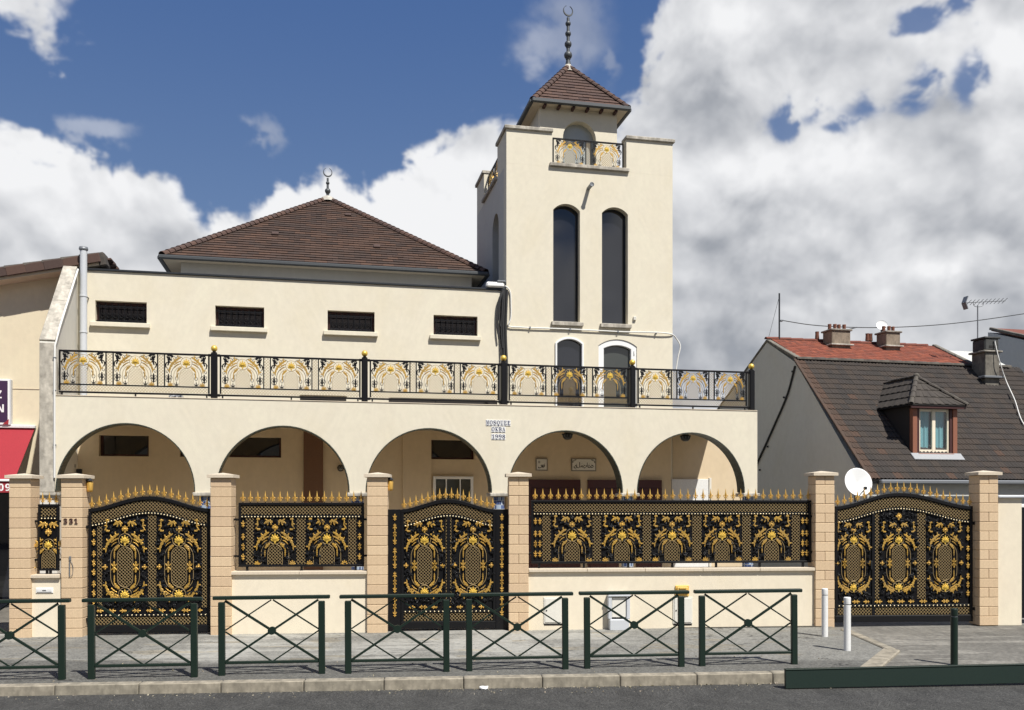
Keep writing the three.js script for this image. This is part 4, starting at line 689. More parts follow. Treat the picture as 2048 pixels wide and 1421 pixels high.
  { const x0 = U(1342, WB), x1 = U(1416, WB), d = grp('door', mosque, (x0 + x1) / 2, 0.1, WB + 0.002), W = x1 - x0, H = LH(A, 1380, 959, WB) - 0.1; d.userData.label = 'white door at the end of the arcade'; part('leaf', cbc(-W / 2, W / 2, 0, H, 0, 0.05, 0.006), M.whitePaint, d); part('frame', cbc(W / 2 + 0.002, W / 2 + 0.06, 0, H + 0.03, 0, 0.08, 0.005), M.offWhite, d); part('handle', bx(0.02, 0.1, 0.04, W / 2 - 0.07, 1.0, 0.07), M.zinc, d); }

  // hipped roof behind the main wall
  const eu0 = -7.30, eu1 = 0.10, EH = 7.72, ew0 = -3.6, ew1 = -11.0, cu = -3.62, cw = -7.3, AP = 10.45, roof = grp('hipped_roof', mosque);
  const cs = [[eu0, EH, ew0], [eu1, EH, ew0], [eu1, EH, ew1], [eu0, EH, ew1]], apx = [cu, AP, cw], browns = [[0.080, 0.044, 0.029], [0.070, 0.040, 0.028], [0.092, 0.049, 0.031], [0.061, 0.037, 0.027]].map((c) => c.map((v) => v * 2));
  for (let i = 0; i < 4; i++) { const S = new Soup(); tileSlope(S, cs[i], cs[(i + 1) % 4], apx, 0.148, 0.26, browns, 11 + i); stuff(part('tile_courses', S.build(), M.tile, roof)); }
  { const S = new Soup(), q = cs.map(([x, y, z]) => [x + (cu - x) * 0.01, y - 0.02, z + (cw - z) * 0.01]); for (let i = 0; i < 4; i++) S.face([q[i], q[(i + 1) % 4], [cu, AP - 0.03, cw]]); part('roof_deck', S.build(), M.dark, roof); }
  hipLine(roof, cs[0], apx, 0.165, 0.12, M.hipTile); hipLine(roof, cs[1], apx, 0.165, 0.12, M.hipTile);
  part('ridge_cap', lathe([[0.28, -0.10], [0.2, 0.0], [0.1, 0.07], [0.06, 0.08]], 12), M.mortarWhite, roof).position.set(cu, AP, cw);
  { const gt = (x0, z0, x1, z1) => { const L = Math.hypot(x1 - x0, z1 - z0), q = part('gutter', cb(L, 0.085, 0.11, 0.018, 0, 0, 0), M.gutter, roof); q.position.set((x0 + x1) / 2, EH - 0.05, (z0 + z1) / 2); q.rotation.y = -Math.atan2(z1 - z0, x1 - x0); }; gt(eu0 - 0.08, ew0 + 0.06, eu1 + 0.08, ew0 + 0.06); gt(eu0 - 0.06, ew0, eu0 - 0.06, ew1); gt(eu1 + 0.06, ew0, eu1 + 0.06, ew1); }
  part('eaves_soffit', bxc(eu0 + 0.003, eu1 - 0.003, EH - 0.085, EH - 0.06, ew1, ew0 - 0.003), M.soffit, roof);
  part('eaves_wall', bxc(eu0 + 0.36, eu1 - 0.3, 4.0, EH - 0.087, ew1 + 0.4, ew0 - 0.22), M.shadeSideGrey, mosque);
  part('flat_roof', bxc(wu0, wu1, TOP - 0.35, TOP - 0.25, ew1, WB - 0.262), M.zinc, mosque);
  for (const [x, y] of [[-2.45, 0.25], [-4.9, 0.35], [-3.1, 0.72]]) { const k = 1 - y, q = part('vent_tile', cb(0.17, 0.06, 0.14, 0.012), M.hipTile[1], roof); q.position.set(cu + (x - cu) * 1, EH + (AP - EH) * y + 0.05, ew0 + (cw - ew0) * y); q.rotation.x = Math.atan2(AP - EH, ew0 - cw); }
}
function finial(balls, crescent, base, label, pos, parentName) {
  const t = thing(parentName, label, 'finial', A, pos[0], pos[1], pos[2], 'crescent finials'); t.rotation.y = A.th + 0.15;
  const pr = [[base[0], 0], [base[1], base[2]]]; part('stem', lathe([[base[0], 0], [base[1], base[2]], [base[1] * 0.8, crescent[0] - crescent[1] * 1.25], [0, crescent[0] - crescent[1] * 1.2]], 12), M.gutter, t);
  for (const [y, r] of balls) { part('ball', place(new THREE.SphereGeometry(r, 18, 12), 0, y, 0), M.gutter, t); part('collar', lathe([[r * 0.5, y - r * 1.15], [r * 0.62, y - r * 0.95], [r * 0.62, y - r * 0.8]], 12), M.gutter, t); }
  const s = new THREE.Shape(), R = crescent[1], n = 28, a0 = Math.PI * 0.5 + 0.42; for (let i = 0; i <= n; i++) { const a = a0 + (2 * Math.PI - 0.84) * i / n; i ? s.lineTo(R * Math.cos(a), R * Math.sin(a)) : s.moveTo(R * Math.cos(a), R * Math.sin(a)); }
  const R2 = R * 0.84, c2 = R * 0.13, b0 = a0 - 0.02; for (let i = n; i >= 0; i--) { const a = b0 + (2 * Math.PI - 0.80) * i / n; s.lineTo(R2 * Math.cos(a), c2 + R2 * Math.sin(a)); } s.closePath();
  const g = ext(s, 0.03, -0.015, 0.004, 4); g.translate(0, crescent[0], 0); part('crescent', g, M.gutter, t);
}
finial([[0.20, 0.078], [0.42, 0.05]], [0.71, 0.125], [0.075, 0.035, 0.1], 'grey metal crescent finial with two balls on the hipped roof', [-3.62, 10.47, -7.3], 'crescent_finial');

{ // ---- tower
  const T = grp('tower', mosque), u0 = 0.385, u1 = 4.46, wf = WB + 0.02, d = 4.0, wbk = wf - d, FL = 9.97, cu = (u0 + u1) / 2, cw = wf - d / 2;
  const tag_ = (n, g, m) => part(n, g, m, T);
  const fs = rectShape(u0, u1, 0, FL), zt = WB + 0.02;
  const wins = [[1106.5, 1160, 6.36, 8.97, 9.125], [1204, 1256, 6.36, 8.97, 9.125]].map(([a, b, ...r]) => [U(a, zt), U(b, zt), ...r]);
  for (const [a, b, y0, ys, yt] of wins) fs.holes.push(archPath(new THREE.Path(), a, b, y0, ys, yt));
  const dr = [[1110, 1167, 4.0, 5.86, 6.0], [1197, 1274, 4.0, 5.84, 6.0]].map(([a, b, ...r]) => [U(a, zt), U(b, zt), ...r]);
  for (const [a, b, y0, ys, yt] of dr) fs.holes.push(archPath(new THREE.Path(), a, b, y0, ys, yt));
  tag_('front_wall', ext(fs, 0.3, wf - 0.3), M.cream);
  { const s = rectShape(0, d - 0.302, 0, FL); s.holes.push(archPath(new THREE.Path(), 0.62, 1.42, 6.2, 8.8, 9.2)); const g = ext(s, 0.3, -0.3); g.rotateY(-Math.PI / 2); g.translate(u0, 0, 0); const q = g; q.rotateX(0); q.scale(1, 1, -1); const idx = plain(q); const p = idx.attributes.position, nn = idx.attributes.normal; for (let i = 0; i < p.count; i += 3) for (const a of [p, nn]) { const t = [a.getX(i), a.getY(i), a.getZ(i)]; a.setXYZ(i, a.getX(i + 1), a.getY(i + 1), a.getZ(i + 1)); a.setXYZ(i + 1, ...t); } idx.computeVertexNormals(); idx.translate(0, 0, wf - 0.302); uvm(idx); tag_('side_wall', idx, M.shadeSideGrey); }
  tag_('side_wall', bxc(u1 - 0.3, u1, 0, FL, wbk, wf - 0.302), M.cream); tag_('back_wall', bxc(u0 + 0.3, u1 - 0.302, 0, FL, wbk, wbk + 0.3), M.cream);
  tag_('tower_floor', bxc(u0 + 0.302, u1 - 0.302, FL - 0.25, FL - 0.02, wbk + 0.302, wf - 0.302), M.concrete);
  tag_('side_pane', bxc(u0 + 0.2, u0 + 0.21, 6.2, 9.2, wf - 1.75, wf - 0.9), M.glass);
  // tall arched windows
  wins.forEach(([a, b, y0, ys, yt]) => {
    const w = grp('arched_window', mosque, 0, 0, 0), sh = archPath(new THREE.Shape(), a + 0.001, b - 0.001, y0, ys, yt);
    part('pane', ext(sh, 0.01, wf - 0.21), M.glass, w);
    const fr = archPath(new THREE.Shape(), a + 0.001, b - 0.001, y0, ys, yt); fr.holes.push(archPath(new THREE.Path(), a + 0.03, b - 0.03, y0 + 0.03, ys - 0.005, yt - 0.03)); part('frame', ext(fr, 0.03, wf - 0.199), M.darkMetal, w);
    part('sill', cbc(a - 0.05, b + 0.07, y0 - 0.1, y0 - 0.004, wf - 0.15, wf + 0.08, 0.01), M.weathered, w);
  });
  // terrace door and its neighbour
  dr.forEach(([a, b, y0, ys, yt], i) => {
    const w = grp(i ? 'terrace_door' : 'terrace_window', mosque), e = i ? 0.14 : 0.045, z = i ? wf - 0.12 : wf - 0.06;
    const fr = archPath(new THREE.Shape(), a + 0.002, b - 0.002, y0, ys, yt); fr.holes.push(archPath(new THREE.Path(), a + e, b - e, y0 + 0.02, ys - e * 0.45, yt - e)); part('frame', ext(fr, 0.10, z, 0.008), M.white, w, 'white painted frame');
    part('pane', ext(archPath(new THREE.Shape(), a + e - 0.01, b - e + 0.01, y0 + 0.01, ys - e * 0.45, yt - e + 0.005), 0.012, z - 0.02), i ? M.glassGrey : M.glass, w);
    if (i) { part('handle', bx(0.03, 0.13, 0.05, b - 0.07, 5.1, z + 0.12), M.white, w); part('hinge', bx(0.02, 0.09, 0.03, b - 0.06, 5.7, z + 0.11), M.white, w); }
  });
  // parapet: raised corners, low walls and sills between them
  const pt = 0.26, H2 = 10.76, cu0 = U(1104, zt), cu1 = U(1253, zt), cl = cu0 - u0, cr = u1 - cu1;
  const corner = (sx, sz, L) => {
    const x = sx < 0 ? u0 : u1, z = sz > 0 ? wf : wbk, g = grp('parapet_corner', T);
    part('wall', bxc(Math.min(x, x - sx * L), Math.max(x, x - sx * L), FL + 0.001, H2, Math.min(z, z - sz * pt), Math.max(z, z - sz * pt)), M.cream, g);
    part('wall', bxc(Math.min(x, x - sx * pt), Math.max(x, x - sx * pt), FL + 0.001, H2, Math.min(z - sz * (pt + 0.001), z - sz * L), Math.max(z - sz * (pt + 0.001), z - sz * L)), M.cream, g);
    const o = 0.05; part('cap', cbc(Math.min(x + sx * o, x - sx * (L + 0.02)), Math.max(x + sx * o, x - sx * (L + 0.02)), H2 + 0.002, H2 + 0.085, Math.min(z + sz * o, z - sz * (pt + o)), Math.max(z + sz * o, z - sz * (pt + o)), 0.012), M.weathered, g);
    part('cap', cbc(Math.min(x + sx * o, x - sx * (pt + o)), Math.max(x + sx * o, x - sx * (pt + o)), H2 + 0.002, H2 + 0.085, Math.min(z - sz * (pt + o + 0.004), z - sz * (L + 0.02)), Math.max(z - sz * (pt + o + 0.004), z - sz * (L + 0.02)), 0.012), M.weathered, g);
  };
  corner(-1, 1, cl); corner(1, 1, cr); corner(-1, -1, cl); corner(1, -1, cr);
  tag_('parapet_sill', cbc(cu0 - 0.06, cu1 + 0.06, FL + 0.003, FL + 0.085, wf - pt - 0.02, wf + 0.07, 0.01), M.weathered);
  tag_('parapet_sill', cbc(u0 - 0.07, u0 + pt + 0.02, FL + 0.003, FL + 0.085, wbk + cl + 0.003, wf - cl - 0.003, 0.01), M.weathered);
  // turret
  const th = 0.985, tf = cw + 1.0, TT = 11.86, tu = cu - 0.01, ts = rectShape(tu - th, tu + th, FL - 0.2, TT), ax0 = U(1126, tf), ax1 = U(1192, tf);
  ts.holes.push(archPath(new THREE.Path(), ax0, ax1, FL, 11.1, 11.1 + (ax1 - ax0) / 2));
  tag_('turret_wall', ext(ts, 0.2, tf - 0.2), M.cream); tag_('turret_niche', bxc(ax0, ax1, FL, 11.6, tf - 0.23, tf - 0.201), M.frosted);
  { const s = rectShape(-2 * th + 0.202, 0, FL - 0.2, TT); s.holes.push(archPath(new THREE.Path(), -1.35, -0.5, FL, 11.1, 11.5)); const g = ext(s, 0.2, 0); g.rotateY(-Math.PI / 2); g.scale(1, 1, 1); const b = new THREE.Box3().setFromBufferAttribute(g.attributes.position); g.translate(tu - th - b.min.x, 0, tf - 0.202 - b.max.z); uvm(g); tag_('turret_wall', g, M.shadeSideGrey); }
  tag_('turret_wall', bxc(tu + th - 0.2, tu + th, FL - 0.2, TT, tf - 2 * th, tf - 0.202), M.cream); tag_('turret_wall', bxc(tu - th + 0.2, tu + th - 0.202, FL - 0.2, TT, tf - 2 * th, tf - 2 * th + 0.2), M.cream);
  tag_('turret_niche', bxc(tu - th + 0.17, tu - th + 0.199, FL, 11.55, tf - 1.8, tf - 0.4), M.glassGrey);
  const R = grp('turret_roof', mosque), rh = 1.2, rc = tf - th, AP = 13.32, q = [[tu - rh, TT, rc + rh], [tu + rh, TT, rc + rh], [tu + rh, TT, rc - rh], [tu - rh, TT, rc - rh]], apx = [tu, AP, rc];
  const browns = [[0.088, 0.049, 0.037], [0.078, 0.043, 0.034], [0.10, 0.054, 0.039]].map((c) => c.map((v) => v * 2));
  for (let i = 0; i < 4; i++) { const S = new Soup(); tileSlope(S, q[i], q[(i + 1) % 4], apx, 0.148, 0.26, browns, 31 + i); stuff(part('tile_courses', S.build(), M.tile, R)); }
  { const S = new Soup(); const k = q.map(([x, y, z]) => [x + (tu - x) * 0.02, y - 0.02, z + (rc - z) * 0.02]); for (let i = 0; i < 4; i++) S.face([k[i], k[(i + 1) % 4], [tu, AP - 0.03, rc]]); part('roof_deck', S.build(), M.dark, R); }
  for (let i = 0; i < 4; i++) hipLine(R, q[i], apx, 0.18, 0.105, M.hipTile);
  part('ridge_cap', lathe([[0.2, -0.16], [0.13, -0.03], [0.07, 0.06]], 10), M.mortarWhite, R).position.set(tu, AP, rc);
  for (const [x0, z0, x1, z1] of [[tu - rh - 0.05, rc + rh + 0.045, tu + rh + 0.05, rc + rh + 0.045], [tu - rh - 0.045, rc + rh, tu - rh - 0.045, rc - rh], [tu + rh + 0.045, rc + rh, tu + rh + 0.045, rc - rh]]) { const L = Math.hypot(x1 - x0, z1 - z0), m = part('gutter', cb(L, 0.1, 0.1, 0.02), M.gutter, R); m.position.set((x0 + x1) / 2, TT - 0.03, (z0 + z1) / 2); m.rotation.y = -Math.atan2(z1 - z0, x1 - x0); }
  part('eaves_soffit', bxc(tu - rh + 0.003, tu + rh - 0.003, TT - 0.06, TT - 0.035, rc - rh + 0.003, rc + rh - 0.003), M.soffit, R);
  for (let i = 0; i < 6; i++) part('rafter_end', bxc(-0.03, 0.03, TT - 0.12, TT - 0.062, 0, 0.2), M.darkWood, R).position.set(tu - 0.9 + i * 0.36, 0, tf + 0.01);
  finial([[0.30, 0.105], [0.585, 0.092], [0.855, 0.076], [1.115, 0.07]], [1.44, 0.138], [0.085, 0.045, 0.2], 'tall grey crescent finial with four balls on the tower turret', [tu, AP + 0.0, rc], 'crescent_finial');
  // spout and a small box on the front
  const sp = thing('drain_spout', 'short grey drain spout jutting from the tower front', 'spout', A, U(1177, zt), LH(A, 1177, 377, zt), wf); { const c = new THREE.CylinderGeometry(0.045, 0.045, 0.3, 12); c.rotateX(Math.PI / 2); c.translate(0, 0, 0.13); part('pipe', c, M.zinc, sp); const e = new THREE.TorusGeometry(0.045, 0.01, 6, 14); e.translate(0, 0, 0.28); part('rim', e, M.zinc, sp); }
  const bxn = thing('junction_box', 'tiny beige junction box beside the right tower window', 'junction box', A, U(1269, zt), LH(A, 1269, 641, zt), wf); part('body', cb(0.07, 0.085, 0.05, 0.006, 0, 0.04, 0.025), M.offWhite, bxn); part('screw', bx(0.012, 0.012, 0.006, 0, 0.05, 0.052), M.zinc, bxn);
}

// ---------------------------------------------------------------- terrace railing and tower railings
function openRailing(t, x0, x1, H, n, z, withLower) {
  const g = grp('panel', t, 0, 0, z), W = x1 - x0, yl = withLower ? 0.215 : 0.03, yb = withLower ? 0.07 : 0.0;
  part('top_rail', cbc(x0, x1, H - 0.035, H, -0.02, 0.02, 0.006), M.black, g); part('mid_rail', bxc(x0, x1, yl - 0.012, yl + 0.012, -0.012, 0.012), M.black, g);
  for (const x of [x0, x1 - 0.03]) part('stile', bxc(x, x + 0.03, yb + (withLower ? 0.03 : -0.0), H - 0.036, -0.014, 0.014), M.black, g);
  if (withLower) { part('bottom_rail', cbc(x0, x1, yb - 0.015, yb + 0.018, -0.018, 0.018, 0.005), M.black, g); stuff(part('lattice', lattice(() => true, x0 + 0.03, x1 - 0.03, yb + 0.02, yl - 0.012, 0.040, 0.0066, 0.006), M.latticeGold, g)); for (const f of [0.02, 0.5, 0.98]) part('foot', bxc(-0.014, 0.014, 0, yb - 0.016, -0.012, 0.012), M.black, g).position.x = x0 + W * f; }
  const strip = 0.125, mw = (W - 0.06 - strip * (n - 1)) / n, k = (H - 0.04 - yl - 0.012) / 0.605;
  for (let i = 0; i < n; i++) {
    const c = x0 + 0.03 + mw / 2 + i * (mw + strip); const m = motif('open', g, c, yl + 0.012 - BOT * k, 0, k); m.scale.x = Math.min(k, mw / 0.80); m.name = 'motif';
    if (i < n - 1) { const a = c + mw / 2, b = a + strip; for (const x of [a, b]) part('bar', bxc(x - 0.011, x + 0.011, yl + 0.013, H - 0.036, -0.012, 0.012), M.black, g); stuff(part('lattice', lattice(() => true, a + 0.012, b - 0.012, yl + 0.014, H - 0.038, 0.040, 0.0066, 0.006), M.latticeGold, g)); }
  }
  return g;
}
// sub-parts must not go deeper than thing > part > sub-part: lift the motif pieces into their panel
function flatten(t) { for (const g of [...t.children]) for (const m of [...g.children]) if (m.isGroup) { for (const q of [...m.children]) { q.position.multiply(m.scale).add(m.position); q.scale.multiply(m.scale); g.add(q); } g.remove(m); } }
{
  const zr = -0.12, t = thing('terrace_railing', 'black and gold openwork railing along the roof terrace above the arches', 'railing', A, 0, SLAB + 0.018, zr), H = 0.85;
  const postPx = [428, 729, 1007, 1265, 1503], secs = [[117, 419], [439, 721], [739, 998], [1017, 1257], [1275, 1494]];
  for (const [a, b] of secs) openRailing(t, U(a, zr), U(b, zr), H, 3, 0, true);
  postPx.forEach((p, i) => { const q = grp('post', t, U(p, zr), 0, 0); part('shaft', cb(0.12, H + 0.03, 0.12, 0.02, 0, (H + 0.03) / 2, 0), M.black, q); part('neck', lathe([[0.06, H + 0.03], [0.03, H + 0.05], [0.032, H + 0.065]], 12), M.black, q); part('ball', place(new THREE.SphereGeometry(0.062, 18, 12), 0, H + 0.115, 0), M.goldBright, q); for (const y of [0.07, H - 0.018]) for (const s of [-1, 1]) if (i < 4 || s < 0) part('collar', cb(0.06, 0.05, 0.05, 0.012, s * 0.085, y, 0), M.black, q); });
  flatten(t);
  const wf = WB + 0.02, z0 = wf - 0.12, cu0 = U(1106, wf), cu1 = U(1252, wf), t2 = thing('tower_railing', 'black and gold railing in the front gap of the tower parapet', 'railing', A, (cu0 + cu1) / 2, 10.058, z0, 'railings of the tower parapet');
  openRailing(t2, -(cu1 - cu0) / 2 + 0.02, (cu1 - cu0) / 2 - 0.02, 0.64, 2, 0, false); flatten(t2);
  const t3 = thing('tower_railing', 'black and gold railing in the shaded side of the tower parapet', 'railing', A, 0.385 + 0.12, 10.058, wf - 2.0, 'railings of the tower parapet'); t3.rotation.y = A.th - Math.PI / 2; openRailing(t3, -0.93, 0.93, 0.64, 2, 0, false); flatten(t3);
}

// ---------------------------------------------------------------- things fixed to the mosque
{ // name tiles
  const z = 0.002, tile = 0.082, put = (txt, px, py, dx) => { const u = U(px), h = LH(A, px, py); txt.split('').forEach((c, i) => { const s = grp('letter_tile', nm, u - nmU + i * dx, h - nmH, z); part('tile', cb(dx - 0.004, 0.118, 0.008, 0.002, 0, 0, 0.004), M.white, s); const g = new TextGeometry(c, { font: FONT_SERIF, size: 0.082, depth: 0.003, curveSegments: 3 }); g.computeBoundingBox(); const b = g.boundingBox, k = Math.min(1, (dx - 0.018) / (b.max.x - b.min.x)); g.scale(k, 1, 1); g.computeBoundingBox(); g.translate(-(g.boundingBox.min.x + g.boundingBox.max.x) / 2, -0.035, 0.0085); part('letter', uvm(g), M.letterBlue, s); part('border', bx(dx * 0.55, 0.006, 0.002, 0, -0.052, 0.009), M.letterBlue, s); }); };
  M.letterBlue = std([0.014, 0.018, 0.075], 0.4);
  const nmU = U(996), nmH = LH(A, 996, 880), nm = thing('name_tiles', 'white enamel letter tiles reading MOSQUEE OKBA 1998 on the arcade', 'sign', A, nmU, nmH, 0);
  put('MOSQUEE', 975, 846, 0.0735); put('OKBA', 986, 859.5, 0.0735); put('1998', 986, 874, 0.0735);
}
{ // two ceramic plaques with calligraphy
  const stroke = (c, pts, w) => { for (let i = 0; i < pts.length - 1; i++) { const n = 14; for (let k = 0; k <= n; k++) { const [x0, y0] = pts[i], [x1, y1] = pts[i + 1], t = k / n, x = x0 + (x1 - x0) * t, y = y0 + (y1 - y0) * t; c.save(); c.translate(x, y); c.rotate(-0.7); c.fillRect(-w / 2, -w / 5, w, w / 2.5); c.restore(); } } };
  const smooth = (pts) => new THREE.SplineCurve(pts.map(([x, y]) => V2(x, y))).getPoints(24).map((p) => [p.x, p.y]);
  const plaque = (W, H, draw, p0, p1, y0, y1, label) => {
    const cv = document.createElement('canvas'); cv.width = W; cv.height = H; const c = cv.getContext('2d'); c.fillStyle = '#d6d2c6'; c.fillRect(0, 0, W, H); c.strokeStyle = '#6d6353'; c.lineWidth = 9; c.strokeRect(5, 5, W - 10, H - 10); c.fillStyle = '#2a241d'; draw(c);
    const tx = new THREE.CanvasTexture(cv); tx.colorSpace = THREE.SRGBColorSpace; const w = WB + 0.25, u0 = U(p0, w), u1 = U(p1, w), h0 = LH(A, p0, y1, w), h1 = LH(A, p0, y0, w);
    const t = thing('calligraphy_plaque', label, 'plaque', A, (u0 + u1) / 2, h0, w, 'ceramic plaques under the arcade'); const pg = new THREE.PlaneGeometry(u1 - u0 - 0.03, h1 - h0 - 0.03); pg.translate(0, (h1 - h0) / 2, 0.0285); part('face', pg, std([0.95, 0.95, 0.95], 0.4, { map: tx }), t); part('slab', cb(u1 - u0, h1 - h0, 0.025, 0.005, 0, (h1 - h0) / 2, 0.0135), M.stone, t);
  };
  plaque(256, 272, (c) => { c.fillRect(40, 50, 50, 8); c.fillRect(44, 66, 44, 8); c.fillRect(40, 82, 52, 8); c.fillRect(46, 98, 40, 7); stroke(c, smooth([[200, 125], [170, 150], [150, 175], [180, 195], [196, 170], [170, 150]]), 20); stroke(c, smooth([[180, 200], [150, 205], [128, 185], [110, 160], [135, 150], [150, 175], [120, 205]]), 18); stroke(c, smooth([[128, 200], [100, 215], [60, 220], [48, 200]]), 20); }, 1071, 1095, 917, 942, 'small square plaque with dark Arabic calligraphy beside the wider one');
  plaque(512, 272, (c) => { for (const s of [0, 1]) { c.save(); if (s) { c.translate(512, 0); c.scale(-1, 1); } stroke(c, smooth([[22, 90], [26, 45], [60, 26], [95, 24]]), 16); stroke(c, smooth([[40, 60], [60, 48], [70, 30]]), 10); c.restore(); }
    stroke(c, smooth([[455, 160], [425, 150], [400, 185], [440, 195], [470, 175]]), 20); stroke(c, smooth([[400, 190], [375, 200], [350, 190], [372, 165], [360, 140]]), 18); stroke(c, [[330, 90], [332, 190]], 15); stroke(c, smooth([[318, 150], [300, 190], [270, 210], [255, 200]]), 18); stroke(c, smooth([[285, 160], [265, 150], [250, 170], [240, 190], [210, 185], [228, 165], [205, 160], [190, 188], [160, 190]]), 17); stroke(c, smooth([[165, 80], [165, 180], [135, 210], [112, 195]]), 16); stroke(c, smooth([[105, 150], [85, 145], [80, 165], [105, 180], [85, 215], [48, 205], [50, 170]]), 17); for (const [x, y] of [[380, 110], [250, 125], [210, 110], [90, 115], [75, 235], [95, 235], [420, 120]]) c.fillRect(x, y, 11, 9); }, 1142, 1192, 917, 943, 'wide plaque with dark Arabic calligraphy under the fourth arch');
}
for (const [px, py, l] of [[1135, 879, 'under the arch with the plaques'], [1371, 882, 'under the last arch beside the white door']]) {   // half-bowl lamps
  const w = -0.75, t = thing('bowl_lamp', 'dark half bowl lamp with ribs hanging ' + l, 'lamp', A, U(px, w), CEIL - 0.255, w, 'bowl lamps under the arcade');
  part('bowl', lathe([[0.0, -0.02], [0.06, -0.012], [0.1, 0.03], [0.115, 0.1]], 18), M.darkMetal, t); part('rim', new THREE.TorusGeometry(0.115, 0.012, 6, 22).rotateX(Math.PI / 2).translate(0, 0.1, 0), M.black, t); part('ceiling_plate', lathe([[0.09, 0.115], [0.05, 0.15], [0.05, 0.254]], 16), M.black, t);
  for (let i = 0; i < 5; i++) { const q = part('rib', new THREE.TorusGeometry(0.112, 0.007, 5, 14, Math.PI).rotateX(Math.PI).translate(0, 0.1, 0), M.zinc, t); q.rotation.y = i * Math.PI / 5; }
}
{ const w = WB + 0.002, t = thing('wall_lamp', 'small round dark wall lamp beside the timber panel', 'lamp', A, U(681, w), LH(A, 681, 937, w), w); part('base', lathe([[0.075, 0], [0.075, 0.03], [0.05, 0.05]], 16).rotateX(Math.PI / 2), M.darkMetal, t); part('globe', place(new THREE.SphereGeometry(0.055, 14, 10), 0, 0, 0.075), M.glassGrey, t); }
{ // security camera and boxes in the shade of the first arch
  const w = -2.1, t = thing('security_camera', 'dark security camera on a bracket inside the first arch', 'camera', A, U(146, w), LH(A, 146, 940, w), w); part('housing', cb(0.12, 0.1, 0.26, 0.02, -0.03, 0.08, 0.05), M.zinc, t); part('bracket', bx(0.04, 0.2, 0.04, -0.03, -0.06, -0.02), M.darkMetal, t); part('junction', cb(0.1, 0.14, 0.1, 0.01, 0.1, -0.05, -0.06), M.darkMetal, t); part('arm', bx(0.16, 0.03, 0.04, 0.03, -0.1, -0.04), M.darkMetal, t);
}
{ // flue on the upper wall
  const w = WB + 0.16, t = thing('flue_pipe', 'tall grey flue pipe standing against the upper wall', 'flue pipe', A, U(166.5, w), SLAB - 0.036, w), H = LH(A, 166.5, 497, w) - SLAB + 0.04;
  part('pipe', lathe([[0.07, 0], [0.07, H - 0.05]], 20), M.greyPlastic, t); part('cowl', lathe([[0.075, H - 0.05], [0.092, H - 0.03], [0.085, H + 0.02], [0, H + 0.035]], 20), M.zinc, t); for (const y of [0.95, 1.6, 2.35]) part('clamp', lathe([[0.074, y], [0.079, y], [0.079, y + 0.03], [0.074, y + 0.03]], 20), M.greyPlastic, t); for (const y of [0.96, 2.36]) part('wall_hook', bx(0.02, 0.02, 0.12, 0.06, y, -0.1), M.zinc, t);
}
{ // conduit along the party wall
  const t = thing('drain_pipe', 'thin white pipe running down the edge of the party wall', 'pipe', A, U(110), 0, 0.05); const c = Math.cos(0.085), s = Math.sin(0.085); const bk = (d) => [-d * s, -d * c];
  const [x2, z2] = bk(2.3); part('run', polyTube([[0.0, 2.6, 0], [0.0, 4.95, 0.0], [0.01, 5.12, -0.02], [x2 + 0.03, 6.98, z2]], 0.02, 8), M.whiteCable, t); for (const y of [3.2, 4.2, 4.8]) part('clip', bx(0.05, 0.02, 0.05, 0, y, -0.01), M.zinc, t);
}
{ // cable bundle in the corner of tower and wall, floodlight, white cable on the tower
  const w = WB + 0.05, uc = U(1005, w), t = thing('cable_bundle', 'loose black cable bundle hanging in the corner by the tower', 'cables', A, uc, SLAB - 0.036, w), H = LH(A, 1005, 580, w) - SLAB;
  for (const [x, r, l, z] of [[0.03, 0.032, 0, 0], [0.085, 0.03, 0.0, 0.01], [-0.03, 0.02, 0.0, 0.0]]) part('cable', tube([[x, 0, z], [x + 0.01, H * 0.4, z + 0.02], [x - 0.012, H * 0.7, z], [x + 0.02, H + 0.04, z]], r, 20, 7), M.cable, t);
  for (const [x, b] of [[-0.06, 0.72], [-0.09, 0.62], [0.0, 0.55]]) part('loop', tube([[0.02, H + 0.02, 0.02], [x, H * 0.93, 0.03], [x - 0.03, H * (b + 0.1), 0.03], [x + 0.0, H * b, 0.03]], 0.022, 18, 6), M.cable, t);
  const f = thing('floodlight', 'white rectangular floodlight on the wall top beside the tower', 'floodlight', A, U(988, WB - 0.1), 7.07, WB - 0.05); part('housing', cb(0.42, 0.12, 0.18, 0.03, 0, 0.07, 0.05), M.white, f); part('visor', cb(0.2, 0.04, 0.2, 0.01, 0.14, 0.15, 0.05), M.zinc, f); part('arm', bx(0.05, 0.05, 0.12, 0.12, 0.03, -0.06), M.zinc, f);
  const zt = WB + 0.055, P = (px, py, dz = 0) => { const [u, h] = loc(A, px, py, zt); return [u, h, zt + dz]; };
  const c = thing('white_cable', 'white cable clipped across the tower front and looping off its corner', 'cable', A, 0, 0, 0);
  part('run', tube([P(1010, 572), P(1019, 580), P(1022, 610), P(1021, 640), P(1016, 652), P(1040, 655), P(1130, 658.5), P(1240, 664), P(1343, 669), P(1356, 676, -0.1), P(1364, 690, -0.1), P(1360, 712, -0.1), P(1355, 742, -0.1)], 0.016, 90, 6), M.whiteCable, c); for (const px of [1060, 1140, 1236, 1312]) part('clip', bx(0.03, 0.05, 0.05, ...P(px, 655 + (px - 1040) * 0.046)), M.zinc, c);
}
